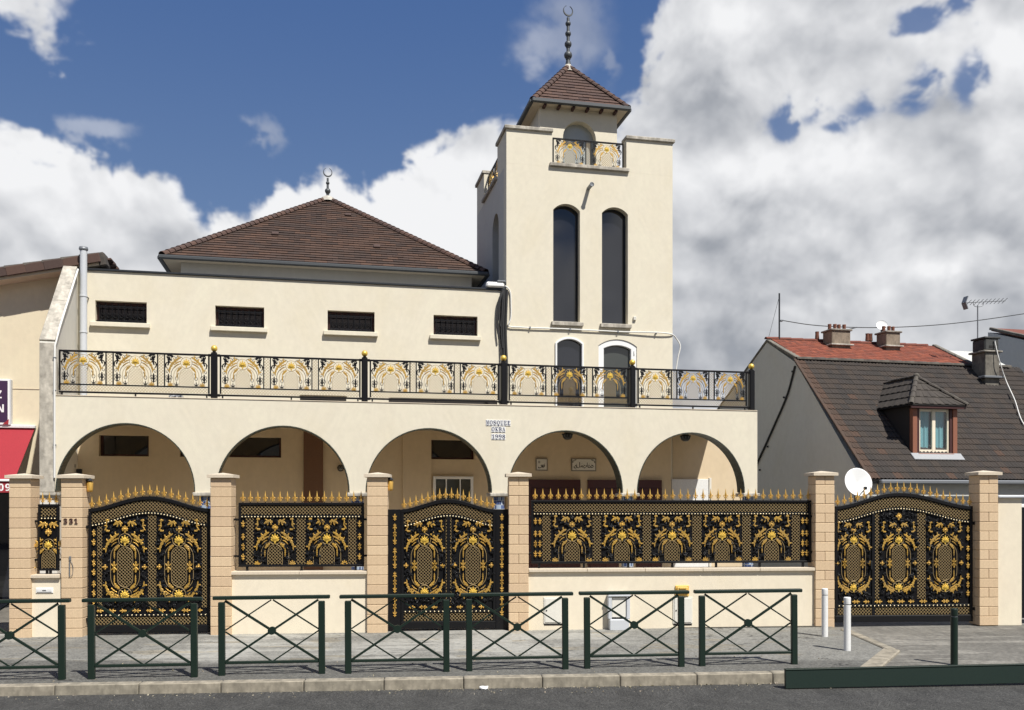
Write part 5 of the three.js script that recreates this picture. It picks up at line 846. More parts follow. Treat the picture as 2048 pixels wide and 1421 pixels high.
// ---------------------------------------------------------------- house beyond, on the right: grey gable, brown lower roof, red upper roof
const HF = frame(20.0 * (1 - Math.tan(13.5 * Math.PI / 180) * (1745 - CX) / F), 13.5);       // its front plane, 20 m off at the gable corner
{
  const hu0 = LU(HF, 1745), LEN = 6.8, house = thing('grey_house', 'grey gabled house with brown mansard slope, dormer and red upper roof', 'house', HF, hu0, 0, 0);
  const E = 2.66, K = [-3.14, 5.80], P = [-4.60, 6.53], Bk = [-7.6, 4.9];    // eave height, knee, ridge, rear eave as [w, h]
  const X = (px, w) => LU(HF, px, w) - hu0;
  // gable wall: extruded along the house
  const g = new THREE.ExtrudeGeometry(poly([[0.25, 0], [0.25, E - 0.12], [-K[0] + 0.02, K[1] - 0.08], [-P[0], P[1] - 0.05], [-Bk[0], Bk[1]], [-Bk[0], 0]]), { depth: LEN, bevelEnabled: false }); g.rotateY(Math.PI / 2); uvm(g); part('gable_wall', g, M.grey, house);
  // a bevelled render band that follows the gable head
  const edge = (a, b, m = M.concrete) => { const L = Math.hypot(a[0] - b[0], a[1] - b[1]), q = part('verge_band', cb(0.16, 0.07, L, 0.01), m, house); q.position.set(0.06, (a[1] + b[1]) / 2, (a[0] + b[0]) / 2); q.rotation.x = Math.atan2(b[1] - a[1], a[0] - b[0]); };
  edge([K[0], K[1] + 0.03], P); edge(P, Bk);
  // brown interlocking tiles on the lower slope: waved pans
  const SL = Math.hypot(K[0], K[1] - E), ang = Math.atan2(K[1] - E, -K[0]), tw = 0.2, gauge = SL / 22, tl = gauge * 1.13;
  const wave = (x) => 0.013 * Math.sin(x / tw * 4 * Math.PI);
  const tg = (() => { const S = new Soup(), n = 8, pr = []; for (let i = 0; i <= n; i++) { const x = tw * i / n; pr.push([x, wave(x)]); }
    for (let i = 0; i < n; i++) { const [a, ya] = pr[i], [b, yb] = pr[i + 1], t = 0.014, lo = 0.016, hi = 0.0;
      S.face([[a, ya + lo + t, 0], [b, yb + lo + t, 0], [b, yb + hi + t, -tl], [a, ya + hi + t, -tl]]); S.face([[a, ya + lo, 0], [b, yb + lo, 0], [b, yb + lo + t, 0], [a, ya + lo + t, 0]]); }
    return S.build(); })();
  const slope = grp('mansard_slope', house, 0, E, 0); slope.rotation.x = ang;      // local: x along, -z up the slope, y out
  M.houseTile = [[0.052, 0.041, 0.034], [0.046, 0.037, 0.032], [0.056, 0.043, 0.034], [0.042, 0.035, 0.030], [0.058, 0.043, 0.033]].map((c) => std(c, 0.9, { map: grainTex }));
  M.edgeTile = [[0.088, 0.052, 0.035], [0.075, 0.048, 0.034]].map((c) => std(c, 0.9, { map: grainTex }));
  part('roof_deck', bxc(0.02, LEN, -0.05, -0.016, -SL, 0.02), M.dark, slope);
  const rest = M.houseTile.map(() => []); let built = 0; const nc = Math.floor(LEN / tw);
  const vis = (r, c) => { const u = hu0 + c * tw; return worldX(HF, u, -r * gauge * Math.cos(ang)) < 11.6; };
  for (let r = 0; r < 22; r++) for (let c = 0; c < nc; c++) {
    const x = c * tw + (r % 2) * 0.03 * 0 + (rnd() - 0.5) * 0.004, z = -r * gauge, mi = Math.floor(rnd() * 5);
    if (vis(r, c) && built < 290) { const q = part('roof_tile', tg, c === 0 ? M.edgeTile[r % 2] : rnd() < 0.06 ? M.edgeTile[0] : M.houseTile[mi], slope); q.position.set(x, (rnd() - 0.5) * 0.004, z); q.rotation.x = (rnd() - 0.5) * 0.02; built++; }
    else { const q = tg.clone(); q.rotateX((rnd() - 0.5) * 0.02); q.translate(x, (rnd() - 0.5) * 0.004, z); (c === 0 ? (rest.edge ||= []) : rest[mi]).push(q); }
  }
  rest.forEach((l, i) => l.length && stuff(part('roof_tiles', merge(l), M.houseTile[i], slope))); if (rest.edge) stuff(part('roof_tiles', merge(rest.edge), M.edgeTile[0], slope));
  for (let i = 0; i < 22; i++) { const q = part('verge_tile', cb(0.09, 0.045, gauge * 1.05, 0.008), M.edgeTile[i % 2], slope); q.position.set(-0.03, 0.0, -(i + 0.5) * gauge); }
  for (let i = 0, n = Math.floor(LEN / 0.38); i < n; i++) { const q = part('knee_tile', ridgeGeo(0.38, 0.1), M.ridgeOld[i % 2], house); q.position.set(0.19 + i * 0.38, K[1] + 0.0, K[0]); q.rotation.y = -Math.PI / 2; }
  part('gutter', cb(LEN - 0.1, 0.09, 0.11, 0.02, LEN / 2 + 0.1, E - 0.06, 0.07), M.zinc, house);
  part('front_wall', bxc(0.02, LEN, 0, E - 0.1, -0.24, -0.2), M.grey, house);
  // red upper slope with flat tiles
  const reds = [[0.235, 0.060, 0.030], [0.205, 0.054, 0.029], [0.26, 0.070, 0.034], [0.19, 0.056, 0.032]].map((c) => c.map((v) => v * 2)), Re = Math.max(3, LU(HF, 1945, K[0]) - hu0);
  const rs = grp('red_slope', house); { const S = new Soup(), r = rng(5), a = [0.1, K[1] + 0.05, K[0] - 0.03], n = 11, m = 46, dz = (P[0] - K[0]) / n, dy = (P[1] - K[1] - 0.0) / n; for (let i = 0; i < n; i++) for (let j = 0; j < m; j++) { const c = reds[Math.floor(r() * 4)], v = 0.8 + r() * 0.4; S.col = c.map((q) => q * v); const x0 = a[0] + (Re - 0.1) * j / m + 0.002, x1 = a[0] + (Re - 0.1) * (j + 1) / m - 0.002, y0 = a[1] + i * dy, z0 = a[2] + i * dz, L = 0.012 + r() * 0.006; S.hexa([x0, y0 + L, z0], [x1, y0 + L, z0], [x1, y0 + dy * 1.1, z0 + dz * 1.1], [x0, y0 + dy * 1.1, z0 + dz * 1.1], [x0, y0 + L + 0.018, z0], [x1, y0 + L + 0.018, z0], [x1, y0 + dy * 1.1 + 0.018, z0 + dz * 1.1], [x0, y0 + dy * 1.1 + 0.018, z0 + dz * 1.1]); } stuff(part('tile_courses', S.build(), M.tile, rs)); }
  const rr = LU(HF, 1897, P[0]) - hu0; M.redRidge = [[0.20, 0.065, 0.043], [0.18, 0.058, 0.04]].map((c) => std(c, 0.9, { map: grainTex })); for (let i = 0, n = Math.floor(Re / 0.36); i < n; i++) { const q = part('ridge_tile', ridgeGeo(0.36, 0.085), M.redRidge[i % 2], rs); q.position.set(0.15 + i * 0.36, P[1] + 0.05, P[0] - 0.02); q.rotation.y = -Math.PI / 2; }
  { const q = part('verge_band', cb(0.14, 0.1, Math.hypot(K[0] - P[0], P[1] - K[1]) + 0.1, 0.015), M.concrete, rs); q.position.set(Re + 0.0, (K[1] + P[1]) / 2 + 0.05, (K[0] + P[0]) / 2); q.rotation.x = Math.atan2(P[1] - K[1], K[0] - P[0]); }
  // chimney stacks on the ridge
  for (const [p0, p1, y0, y1, pots, k] of [[1655, 1692, 664, 689, 4, 0], [1763, 1791, 668, 692, 3, 1]]) {
    const w = P[0] + 0.35, u = (X(p0, w) + X(p1, w)) / 2, W = X(p1, w) - X(p0, w), hb = LH(HF, p0, y1, w), ht = LH(HF, p0, y0, w), c = grp('chimney', house, u, 0, w); if (k) c.userData.label = 'smaller chimney stack with three pots';
    part('stack', cbc(-W / 2, W / 2, hb - 0.3, ht, -0.22, 0.22, 0.015), M.stack, c); part('crown', cbc(-W / 2 - 0.04, W / 2 + 0.04, ht + 0.001, ht + 0.05, -0.26, 0.26, 0.012), M.stone, c); part('flashing', cbc(-W / 2 - 0.06, W / 2 + 0.06, hb - 0.06, hb - 0.02, -0.1, 0.3, 0.008), M.mortarWhite, c);
    for (let i = 0; i < pots; i++) part('pot', lathe([[0.055, 0], [0.045, 0.06], [0.05, 0.13], [0.05, 0.16], [0.035, 0.16]], 10), M.terracotta, c).position.set(-W / 2 + W * (i + 0.5) / pots, ht + 0.05, 0.03 * (i % 2));
    for (let i = 0; i < 2; i++) part('rear_pot', lathe([[0.06, -0.12], [0.05, 0.02], [0.055, 0.08]], 10), M.terracotta, c).position.set((k ? -1 : i ? 1 : -1) * (W / 2 + 0.09 + (k ? i * 0.1 : 0)), ht - 0.02, -0.35);
  }
  // chimney on the brown roof
  { const w = K[0] + 0.35, p0 = 1953, p1 = 1990, u = (X(p0, w) + X(p1, w)) / 2, W = 0.44, hb = LH(HF, 1970, 752, w), ht = LH(HF, 1970, 708, w), hc = LH(HF, 1970, 677, w), c = grp('chimney', house, u, 0, w); c.userData.label = 'sooty chimney with wide crown on the brown slope';
    part('stack', cbc(-W / 2, W / 2, hb - 0.5, ht, -0.25, 0.25, 0.012), M.concrete, c); part('crown', cbc(-W / 2 - 0.07, W / 2 + 0.07, ht + 0.001, ht + 0.05, -0.3, 0.3, 0.012), M.stone, c);
    part('head', cbc(-W / 2 - 0.0, W / 2 + 0.0, ht + 0.052, hc - 0.05, -0.24, 0.24, 0.03), M.zincOld, c); part('lid', cbc(-W / 2 - 0.03, W / 2 + 0.03, hc - 0.048, hc, -0.26, 0.26, 0.01), M.zincOld, c); part('vent', bxc(-0.1, 0.12, ht + 0.12, ht + 0.18, 0.239, 0.246), M.dark, c); part('flashing', cbc(-W / 2 - 0.1, W / 2 + 0.1, hb - 0.1, hb - 0.04, 0.1, 0.34, 0.01), M.zinc, c); }
  // dormer
  { const w = -0.58, x0 = X(1826, w), x1 = X(1916, w), hs = LH(HF, 1870, 911, w), he = LH(HF, 1870, 812, w), W = x1 - x0, d = grp('dormer', house, (x0 + x1) / 2, hs, w), H = he - hs, dep = 2.2;
    for (const s of [-1, 1]) part('cheek', bxc(s * W / 2 - (s > 0 ? 0.06 : 0), s * W / 2 + (s > 0 ? 0 : 0.06), -0.1, H, -dep, -0.121), M.nearBlack, d);  // near-black cheeks: the shade on the dormer side is put into their colour
    for (const s of [-1, 1]) part('jamb', cbc(s * (W / 2 - 0.065) - 0.06, s * (W / 2 - 0.065) + 0.06, -0.02, H - 0.07, -0.12, 0, 0.006), M.brownWood, d);
    part('head', cbc(-W / 2 + 0.006, W / 2 - 0.006, H - 0.068, H - 0.001, -0.12, -0.004, 0.006), M.darkWood, d); part('sill', cbc(-W / 2 + 0.125, W / 2 - 0.125, -0.03, 0.04, -0.1, 0.045, 0.008), M.brownWood, d);
    for (const s of [-1, 1]) part('shutter', cbc(s * (W / 2 - 0.165) - 0.035, s * (W / 2 - 0.165) + 0.035, 0.045, H - 0.07, -0.1, -0.02, 0.005), M.darkWood, d);
    const iw = W / 2 - 0.205; M.frameCream = M.frameCream || std([0.78, 0.70, 0.54], 0.5);
    for (const x of [-iw + 0.02, 0, iw - 0.02]) part('window_frame', cbc(x - (x ? 0.02 : 0.045), x + (x ? 0.02 : 0.045), 0.042, H - 0.07, -0.1, -0.05, 0.005), M.frameCream, d);
    for (const [a, b] of [[0.042, 0.13], [H - 0.13, H - 0.071]]) for (const s of [-1, 1]) part('window_frame', cbc(s > 0 ? 0.046 : -iw + 0.041, s > 0 ? iw - 0.041 : -0.046, a, b, -0.1, -0.055, 0.005), M.frameCream, d);
    for (const s of [-1, 1]) { const S = new Soup(), n = 14, a = s > 0 ? 0.05 : -iw + 0.045, b = s > 0 ? iw - 0.045 : -0.05; for (let i = 0; i < n; i++) { const x = (k) => a + (b - a) * k / n, z = (k) => -0.15 + 0.012 * Math.sin(k * 1.7) + 0.006 * Math.sin(k * 0.9), yb = (k) => 0.14 + 0.05 * Math.max(0, Math.sin(k * 0.5 + (s > 0 ? 0.2 : 1.5)) - 0.5); S.face([[x(i), yb(i), z(i)], [x(i + 1), yb(i + 1), z(i + 1)], [x(i + 1), H - 0.12, z(i + 1)], [x(i), H - 0.12, z(i)]]); } part('curtain', S.build(), M.curtain, d);
      const pn = part('pane', bxc(a - 0.004, b + 0.004, 0.131, H - 0.131, -0.082, -0.078), M.pane, d); }
    part('room_back', bxc(-iw, iw, 0, H - 0.05, -0.6, -0.58), M.room, d);
    { const q = part('apron_flashing', cb(W + 0.14, 0.025, 0.22, 0.008), M.leadGrey, d); q.position.set(0, -0.035, 0.085); q.rotation.x = ang; }
    // hipped dormer roof
    const rf = grp('dormer_roof', house, (x0 + x1) / 2, he + 0.0, w), o = 0.15, hx = W / 2 + o, yr = LH(HF, 1840, 757, w - 0.75) - he, f = 0.14, ridgeZ = -0.66, back = -2.6;
    const S = new Soup(), tile = (a, b, c, dd, rows) => { const L = (p, q, t) => p.map((v, i) => v + (q[i] - v) * t); const r = rng(rows * 7 + Math.round(a[0] * 100)); for (let i = 0; i < rows; i++) { const l0 = L(a, dd, i / rows), r0 = L(b, c, i / rows), l1 = L(a, dd, (i + 1.12) / rows), r1 = L(b, c, (i + 1.12) / rows), len = Math.hypot(...r0.map((v, k) => v - l0[k])), n = Math.max(1, Math.round(len / 0.1)); for (let j = 0; j < n; j++) { const v = 0.8 + r() * 0.4; S.col = [0.11 * v, 0.09 * v, 0.072 * v]; const up = 0.03 + (j % 2) * 0.012, t = 0.016; const p = (q, k) => [q[0], q[1] + k, q[2]]; const q0 = L(l0, r0, j / n), q1 = L(l0, r0, (j + 1) / n), s0 = L(l1, r1, j / n), s1 = L(l1, r1, (j + 1) / n); S.hexa(p(q0, up - t), p(q1, up - t), p(s1, -t), p(s0, -t), p(q0, up), p(q1, up), p(s1, 0.006), p(s0, 0.006)); } } };
    tile([-hx, 0, f], [hx, 0, f], [0.001, yr, ridgeZ], [-0.001, yr, ridgeZ], 4); tile([-hx, 0, back], [-hx, 0, f], [0, yr, ridgeZ], [0, yr, back], 4); tile([hx, 0, f], [hx, 0, back], [0, yr, back], [0, yr, ridgeZ], 4);
    stuff(part('roof_tiles', S.build(), M.tile, rf)); { const D = new Soup(); D.face([[-hx, -0.01, f], [hx, -0.01, f], [hx, -0.01, back], [-hx, -0.01, back]], true); D.face([[-hx, -0.008, f], [hx, -0.008, f], [0, yr - 0.02, ridgeZ]]); D.face([[-hx, -0.008, back], [-hx, -0.008, f], [0, yr - 0.02, ridgeZ], [0, yr - 0.02, back]]); D.face([[hx, -0.008, f], [hx, -0.008, back], [0, yr - 0.02, back], [0, yr - 0.02, ridgeZ]]); part('roof_deck', D.build(), M.dark, rf); }
    hipLine(rf, [-hx, 0.03, f], [0, yr + 0.03, ridgeZ], 0.26, 0.06, M.ridgeOld); hipLine(rf, [hx, 0.03, f], [0, yr + 0.03, ridgeZ], 0.26, 0.06, M.ridgeOld); hipLine(rf, [0, yr + 0.03, ridgeZ], [0, yr + 0.03, back + 0.9], 0.3, 0.06, M.ridgeOld);
    part('hip_ball', place(new THREE.SphereGeometry(0.075, 12, 8), 0, yr + 0.035, ridgeZ), M.ridgeOld[0], rf);
    part('fascia', cbc(-hx + 0.02, hx - 0.02, -0.075, -0.015, f - 0.05, f - 0.02, 0.004), M.darkWood, rf);
  }
  // aerials, wires
  const top = (px, py, w) => { const [u, h] = loc(HF, px, py, w); return [u - hu0, h, w]; };
  const put = (o) => { o.position.copy(house.position); o.rotation.y = HF.th; };
  { const t = thing('roof_mast', 'thin dark mast with stay wire on the gable peak', 'mast', null, 0, 0, 0); put(t); const w = P[0] + 0.05, a = top(1559, 684, w), b = top(1559, 587, w); part('pole', polyTube([a, b], 0.022, 8), M.darkMetal, t); part('stay', polyTube([[b[0] - 0.005, b[1] - 0.1, b[2]], top(1537, 678, w - 0.2)], 0.005, 4), M.cable, t); part('insulator', cb(0.05, 0.06, 0.05, 0.01, ...top(1563, 642, w)), M.zinc, t); }
  { const t = thing('overhead_wire', 'dark wire sagging from the mast over the red roof', 'wire', null, 0, 0, 0); put(t); const w = P[0] + 0.05; part('wire', tube([top(1563, 641, w), top(1620, 650, w), top(1700, 655, w), top(1790, 655, w), top(1900, 648, w), top(2048, 628, w), top(2140, 612, w)], 0.012, 60, 5), M.cable, t); part('clamp', cb(0.04, 0.04, 0.04, 0.008, ...top(1566, 641.5, w)), M.zinc, t); }
  { const t = thing('tv_aerial', 'comb shaped television aerial on a mast beside the sooty chimney', 'aerial', null, 0, 0, 0); put(t); const w = K[0] + 0.25, a = top(1956, 690, w), b = top(1956, 611, w); part('mast', polyTube([a, b], 0.016, 6), M.zinc, t); const c = top(1927, 606, w), d = top(2011, 602, w); part('boom', polyTube([c, d], 0.011, 6), M.zinc, t); part('bracket', tube([top(1947, 606, w), top(1949, 612, w), top(1956, 614, w), top(1966, 612, w), top(1968, 605, w)], 0.009, 16, 5), M.zinc, t);
    for (let i = 0; i < 10; i++) { const p = top(1938 + i * 8, 605.5 - i * 0.4, w); part('element', polyTube([[p[0], p[1] - 0.05, p[2] - 0.1], [p[0], p[1] + 0.05, p[2] + 0.1]], 0.007, 5), M.zinc, t); } for (const s of [-1, 1]) part('reflector', bar(c[0] + 0.02, c[1], c[0] + 0.09, c[1] + s * 0.17, 0.02, 0.16, c[2]), M.zinc, t); }
  { const t = thing('satellite_dish', 'small white satellite dish behind the smaller chimney stack', 'satellite dish', null, 0, 0, 0); put(t); const w = P[0] + 0.2, c = top(1764, 652, w); const g2 = lathe([[0, 0], [0.08, 0.008], [0.15, 0.03], [0.152, 0.036]], 24); g2.rotateX(Math.PI / 2 - 0.4); g2.rotateY(-0.4); g2.translate(...c); part('dish', g2, M.white, t); part('arm', polyTube([[c[0] + 0.02, c[1] - 0.12, c[2]], [c[0] + 0.03, c[1] - 0.06, c[2] + 0.16]], 0.012, 5), M.zinc, t); part('mast', polyTube([[c[0], c[1] - 0.4, c[2] - 0.04], [c[0], c[1], c[2] - 0.02]], 0.018, 6), M.zinc, t); }
  { const t = thing('fm_aerial', 'short bent aerial rod beside the larger chimney stack', 'aerial', null, 0, 0, 0); put(t); const w = P[0] + 0.1; part('mast', polyTube([top(1692, 690, w), top(1692, 659, w)], 0.018, 6), M.darkMetal, t); part('rod', polyTube([top(1692, 661, w), top(1714, 655, w)], 0.016, 6), M.darkMetal, t); }
  { const t = thing('roof_cable', 'white cable trailing down the brown roof from the chimney', 'cable', null, 0, 0, 0); put(t); const at = (px, py, w) => top(px, py, w); part('run', tube([at(1990, 682, K[0] + 0.62), at(1999, 720, K[0] + 0.72), at(2012, 760, -2.4), at(2030, 800, -1.95), at(2046, 845, -1.4), at(2075, 880, -0.9)], 0.014, 40, 5), M.whiteCable, t); part('clip', cb(0.04, 0.03, 0.03, 0.005, ...at(1990, 682, K[0] + 0.62)), M.zinc, t); }
  { const t = thing('gable_cable', 'slack black cable running down the grey gable wall', 'cable', null, 0, 0, 0); put(t); const q = (z, h) => [-0.03, h, z]; part('run', tube([q(K[0], 5.62), q(-3.5, 4.95), q(-4.2, 4.15), q(-5.0, 3.3), q(-5.6, 2.7)], 0.028, 40, 6), M.cable, t); for (let i = 0; i < 5; i++) part('clip', cb(0.05, 0.05, 0.03, 0.006, -0.03, 5.5 - i * 0.62, K[0] - 0.12 - i * 0.42), M.darkMetal, t); }
}
{ // further house whose grey gable stands behind the chimney
  const zf = 30, fr = frame(zf * (1 - Math.tan(13.5 * Math.PI / 180) * (1981 - CX) / F), 13.5), t = thing('far_house', 'distant house with grey gable wall and red roof behind the sooty chimney', 'house', fr, LU(fr, 1981), 0, 0), hp = LH(fr, 1981, 664), sl = 0.35, L = 8;
  const g = new THREE.ExtrudeGeometry(poly([[-4, 0], [-4, hp - 4 * sl], [0.1, hp], [0.1, 0]]), { depth: L, bevelEnabled: false }); g.rotateY(Math.PI / 2); uvm(g); part('gable_wall', g, M.grey, t);
  for (const s of [1]) { const q = part('roof_slope', cb(L + 0.1, 0.1, 4.4, 0.02), M.redRidge[0], t); q.position.set(L / 2 + 0.1, hp - 2 * sl + 0.06, s * 2.05); q.rotation.x = s * Math.atan(sl); const v = part('verge_band', cb(0.14, 0.09, 4.3, 0.015), M.concrete, t); v.position.set(0.03, hp - 2 * sl + 0.1, s * 2.02); v.rotation.x = s * Math.atan(sl); }
}
{ // satellite dish inside the yard, behind the right-hand gate
  const z = 17.2, X = (1713 - CX) / F * z, t = thing('satellite_dish', 'large white satellite dish above the three panel gate', 'satellite dish', null, X, groundAt(X) - 0.035, -z), h = EYE + (CY - 967) / F * z - t.position.y;
  const g = lathe([[0, 0], [0.1, 0.01], [0.2, 0.04], [0.275, 0.075], [0.278, 0.085], [0.26, 0.08], [0.0, 0.012]], 32); g.rotateX(Math.PI / 2 - 0.25); g.rotateY(0.15); g.translate(0, h, 0); part('dish', g, M.white, t); part('mast', lathe([[0.025, 0], [0.025, h - 0.02]], 10), M.zinc, t).position.z = -0.06; part('feed_arm', polyTube([[0.02, h - 0.25, 0.06], [0.03, h - 0.12, 0.34]], 0.012, 6), M.zinc, t); part('feed_head', cb(0.05, 0.06, 0.08, 0.01, 0.03, h - 0.1, 0.36), M.darkMetal, t);
}
{ // end wall right of the last pillar and the next gate
  const u0 = LU(FF, 1997, -0.05), u1 = LU(FF, 2044, -0.05), g0 = gF(2020) - 0.03, t = thing('end_wall', 'cream end wall with grey cap beyond the last pillar', 'wall', FF, (u0 + u1) / 2, g0, -0.05), W = u1 - u0, H = LH(FF, 2020, 997, -0.05) - g0;
  part('render', bxc(-W / 2, W / 2, 0, H, -0.3, 0), M.creamWall, t); part('cap', cbc(-W / 2 - 0.03, W / 2 + 0.06, H + 0.001, H + 0.05, -0.36, 0.06, 0.015), M.greyPlastic, t);
  const gt = thing('metal_gate', 'dark plain gate edge beyond the end wall', 'gate', FF, u1 + 0.45, g0 + 0.05, -0.25); part('leaf', cbc(-0.4, 0.4, 0.05, 2.0, -0.02, 0.02, 0.006), M.black, gt); part('stile', cbc(-0.44, -0.401, 0, 2.1, -0.03, 0.03, 0.006), M.black, gt); part('top_rail', cbc(-0.4, 0.4, 2.001, 2.06, -0.025, 0.025, 0.006), M.white, gt);
}

// ---------------------------------------------------------------- shop building on the left
{
  const w = -2.85, uR = U(212, w), t = thing('shop_building', 'cream neighbouring shop building with dark tiled verge and shopfront', 'building', A, U(40, w), 0, w), o = U(40, w), uL = -6.2;
  const hx = (px, py, ww = w) => [U(px, ww) - o, LH(A, px, py, ww)];
  const r0 = hx(0, 572), r1 = hx(205, 541), sl = (r1[1] - r0[1]) / (r1[0] - r0[0]), xr = uR - o, yAt = (x) => r0[1] + sl * (x - r0[0]);
  part('front_wall', ext(poly([[uL, 2.75], [xr, 2.75], [xr, yAt(xr)], [uL, yAt(uL)]]), 0.3, -0.3), M.creamOld, t); part('front_wall', bxc(0.32, xr, 0, 2.748, -0.3, 0), M.creamOld, t);
  part('shopfront', bxc(uL, 0.31, 0, 2.748, -0.25, -0.12), M.glass, t, 'dark glazed shopfront'); part('shop_frame', bxc(0.25, 0.318, 0.0, 2.74, -0.1, -0.02), M.redDoor, t);
  const ov = 0.45, L = Math.hypot(xr - uL, (xr - uL) * sl), ra = Math.atan(sl);
  const roof = grp('verge_roof', t, (xr + uL) / 2, yAt((xr + uL) / 2), 0); roof.rotation.z = ra;
  part('soffit', bxc(-L / 2, L / 2, 0.002, 0.06, -3, ov - 0.04), M.soffit, roof); const nv = Math.round(L / 0.36); for (let i = 0; i < nv; i++) { const q = part('verge_tile', cb(0.375, 0.19, 0.05, 0.012), M.hipTile[i % 3], roof); q.position.set(-L / 2 + (i + 0.5) * L / nv, 0.145, ov + (i % 2) * 0.006); q.rotation.z = 0.015; } part('roof_slab', bxc(-L / 2, L / 2, 0.061, 0.2, -3, ov - 0.03), M.hipTile[0], roof);
  for (let i = 0; i < nv; i++) { const q = part('cap_tile', ridgeGeo(0.36, 0.09), M.ridgeOld[i % 2], roof); q.position.set(-L / 2 + (i + 0.5) * L / nv, 0.215, ov - 0.06); q.rotation.y = Math.PI / 2; }
  part('ridge_stop', cb(0.16, 0.3, 0.4, 0.03, L / 2 + 0.02, 0.12, ov - 0.22), M.ridgeOld[1], roof);
  for (let i = 0; i < 5; i++) part('end_tile', cb(0.16, 0.05, 0.5, 0.012, L / 2 + 0.10 + i * 0.012, 0.16 - i * 0.05, ov - 0.5 - i * 0.2), M.hipTile[i % 3], roof);
  part('string_line', bx(xr - uL, 0.012, 0.01, (xr + uL) / 2, hx(40, 778)[1], 0.006), M.soffit, t);
  // sign and awning
  const sx = hx(-30, 760)[0], ex = hx(25, 760)[0], sy0 = hx(12, 852)[1], sy1 = hx(12, 760)[1], s = thing('shop_sign', 'purple shop sign in pale frame above the red awning', 'sign', A, o + ex, sy0, w + 0.002), W = 1.5;
  part('case', cbc(-W, 0, 0, sy1 - sy0, 0, 0.14, 0.012), M.greyPlastic, s); part('face', bxc(-W + 0.05, -0.055, 0.06, sy1 - sy0 - 0.04, 0.141, 0.146), M.purple, s); part('margin', bxc(-W + 0.02, -0.02, 0.02, sy1 - sy0 - 0.015, 0.1402, 0.1405), M.white, s);
  for (const [c, y] of [['Z', 0.56], ['N', 0.27]]) { const g = new TextGeometry(c, { font: FONT_SANS, size: 0.165, depth: 0.004, curveSegments: 3 }); g.translate(-0.285, y, 0.147); part('letter', uvm(g), M.white, s); }
  { const q = part('ribbon', ext(poly([[-0.15, 0.02], [-0.04, 0.02], [-0.03, 0.13]]), 0.004, 0.147), M.redCloth, s); }
  const a = thing('shop_awning', 'red fabric awning over the neighbouring shopfront', 'awning', A, U(70, w), 0, w), ar = 0, al = -5, y1 = LH(A, 60, 856, w), zf = 1.35, y0 = LH(A, 20, 962, w + zf), fx = U(20, w + zf) - U(70, w);
  { const S = new Soup(), th = 0.015; S.hexa([al, y0 - th, zf], [0, y0 - th, zf], [0, y1 - th, 0.03], [al, y1 - th, 0.03], [al, y0, zf], [0, y0, zf], [0, y1, 0.03], [al, y1, 0.03]); part('cover', S.build(), M.redCloth, a); }
  part('valance', bxc(al, 0, y0 - 0.235, y0 - 0.017, zf - 0.012, zf), M.redCloth, a); part('front_bar', cbc(al, 0.0, y0 - 0.016, y0 + 0.03, zf + 0.001, zf + 0.03, 0.008), M.white, a); part('case', cbc(al, 0.02, y1 - 0.02, y1 + 0.05, 0, 0.12, 0.01), M.whitePaint, a);
  { const px = U(21, w + zf) - U(70, w); '6.09'.split('').reduce((x, c) => { const g = new TextGeometry(c, { font: FONT_SANS, size: 0.14, depth: 0.003, curveSegments: 3 }); g.computeBoundingBox(); const wd = g.boundingBox.max.x; g.translate(x, y0 - 0.2, zf + 0.001); part('letter', uvm(g), M.white, a); return x + wd + 0.022; }, px - 0.42); }
  for (const x of [-0.3, -2.4]) part('arm', polyTube([[x, y1 - 0.35, 0.05], [x, y0 - 0.01, zf - 0.05]], 0.018, 6), M.greyPlastic, a);
}

// ---------------------------------------------------------------- small things on the terrace and in the gutter
for (const [a, b, w, l] of [[600, 692, -0.75, 'shorter dark planter trough standing behind the terrace railing'], [778, 990, -0.85, 'longer dark planter trough standing behind the terrace railing']]) {
  const u0 = U(a, w), u1 = U(b, w), t = thing('planter_trough', l, 'planter', A, (u0 + u1) / 2, SLAB - 0.038, w, 'planter troughs on the terrace'), W = u1 - u0;
  part('trough', cbc(-W / 2, W / 2, 0, 0.2, -0.14, 0.14, 0.012), M.nearBlack, t); part('rim', cbc(-W / 2 - 0.012, W / 2 + 0.012, 0.201, 0.225, -0.152, 0.152, 0.006), M.darkMetal, t); part('soil', bxc(-W / 2 + 0.02, W / 2 - 0.02, 0.226, 0.232, -0.13, 0.13), M.dark, t);
}
{ const w = -0.5, t = thing('terrace_floodlight', 'small pale floodlight lying on the terrace edge', 'floodlight', A, U(352, w), SLAB - 0.038, w); part('housing', cb(0.26, 0.1, 0.14, 0.02, 0, 0.1, 0), M.greyPlastic, t); part('foot', bx(0.1, 0.05, 0.1, 0, 0.025, 0), M.zinc, t); }
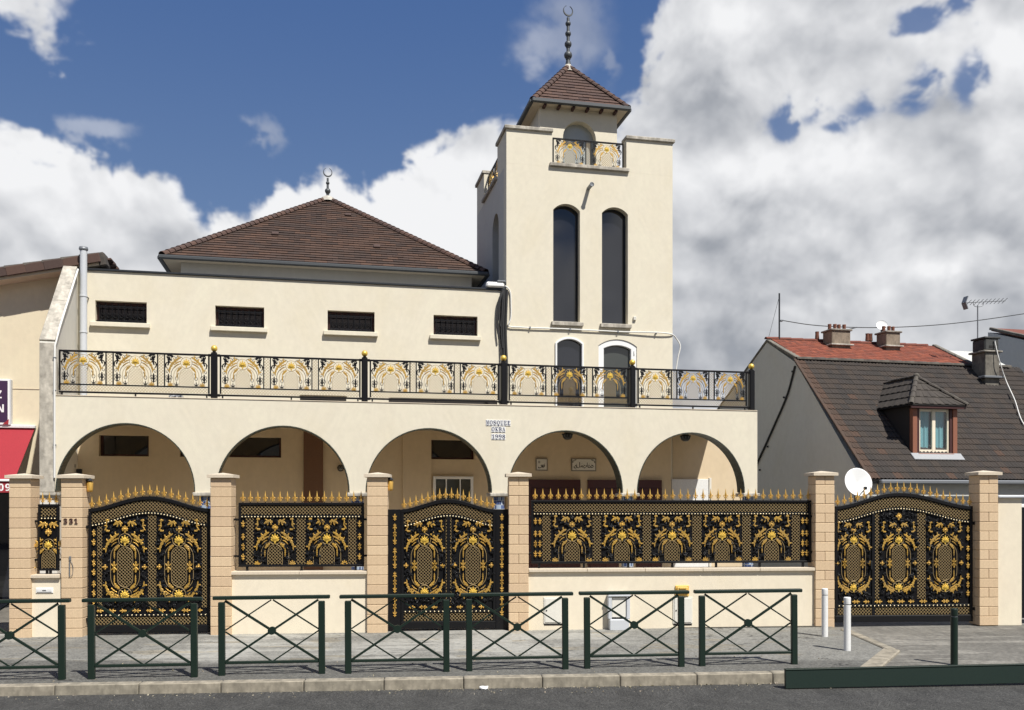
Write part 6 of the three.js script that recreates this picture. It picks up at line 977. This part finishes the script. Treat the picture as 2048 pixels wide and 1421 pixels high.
{ // grit and dry litter gathered against the kerb
  const r = rng(404), g = new THREE.IcosahedronGeometry(1, 0), n = 1000, im = new THREE.InstancedMesh(g, std([0.27, 0.245, 0.20], 0.95), n), m = new THREE.Matrix4(), q = new THREE.Quaternion(), c = new THREE.Color();
  for (let i = 0; i < n; i++) { const x = -9 + r() * 13.2, off = Math.pow(r(), 3) * 0.35, s = 0.004 + Math.pow(r(), 4) * 0.010, up = i % 7 === 0; q.setFromEuler(new THREE.Euler(r() * 3, r() * 3, r() * 3)); m.compose(V(x, groundAt(x) + (up ? 0.003 : -0.125) + s * 0.3, kz(x) + (up ? -0.2 - r() * 1.2 : 0.012 + off)), q, V(s * (1 + r()), s * 0.6, s)); im.setMatrixAt(i, m); const k = 0.5 + r() * 0.9; im.setColorAt(i, c.setRGB(k, k * (0.92 + r() * 0.08), k * (0.75 + r() * 0.2))); }
  im.name = 'gutter_grit'; im.userData = { label: 'pale grit and crumbs gathered along the kerb', category: 'grit', kind: 'stuff' }; im.castShadow = im.receiveShadow = true; scene.add(im);
}
{ // block of flats across the street, mirrored in the glazing
  const t = thing('opposite_building', 'pale four storey block of flats across the street', 'building', null, -1, -0.16, 15); t.rotation.y = Math.PI;
  part('wall', bxc(-16, 16, 0, 12.6, -9, 0), M.creamOld, t); { const S = new Soup(); S.hexa([-16.4, 12.61, 0.4], [16.4, 12.61, 0.4], [16.4, 12.61, -9.4], [-16.4, 12.61, -9.4], [-16.4, 15.4, -4.4], [16.4, 15.4, -4.4], [16.4, 15.4, -4.6], [-16.4, 15.4, -4.6]); part('roof', S.build(), M.hipTile[0], t); }
  const pane = bx(1.2, 1.5, 0.03, 0, 0, 0.02), fr = bx(1.4, 1.7, 0.02, 0, 0, 0.005); for (let i = 0; i < 9; i++) for (let j = 0; j < 4; j++) { part('window_frame', fr, M.white, t).position.set(-14 + i * 3.5, 1.7 + j * 3, 0.006); part('window_pane', pane, M.glass, t).position.set(-14 + i * 3.5, 1.7 + j * 3, 0.006); }
}
renderer.render(scene, camera);
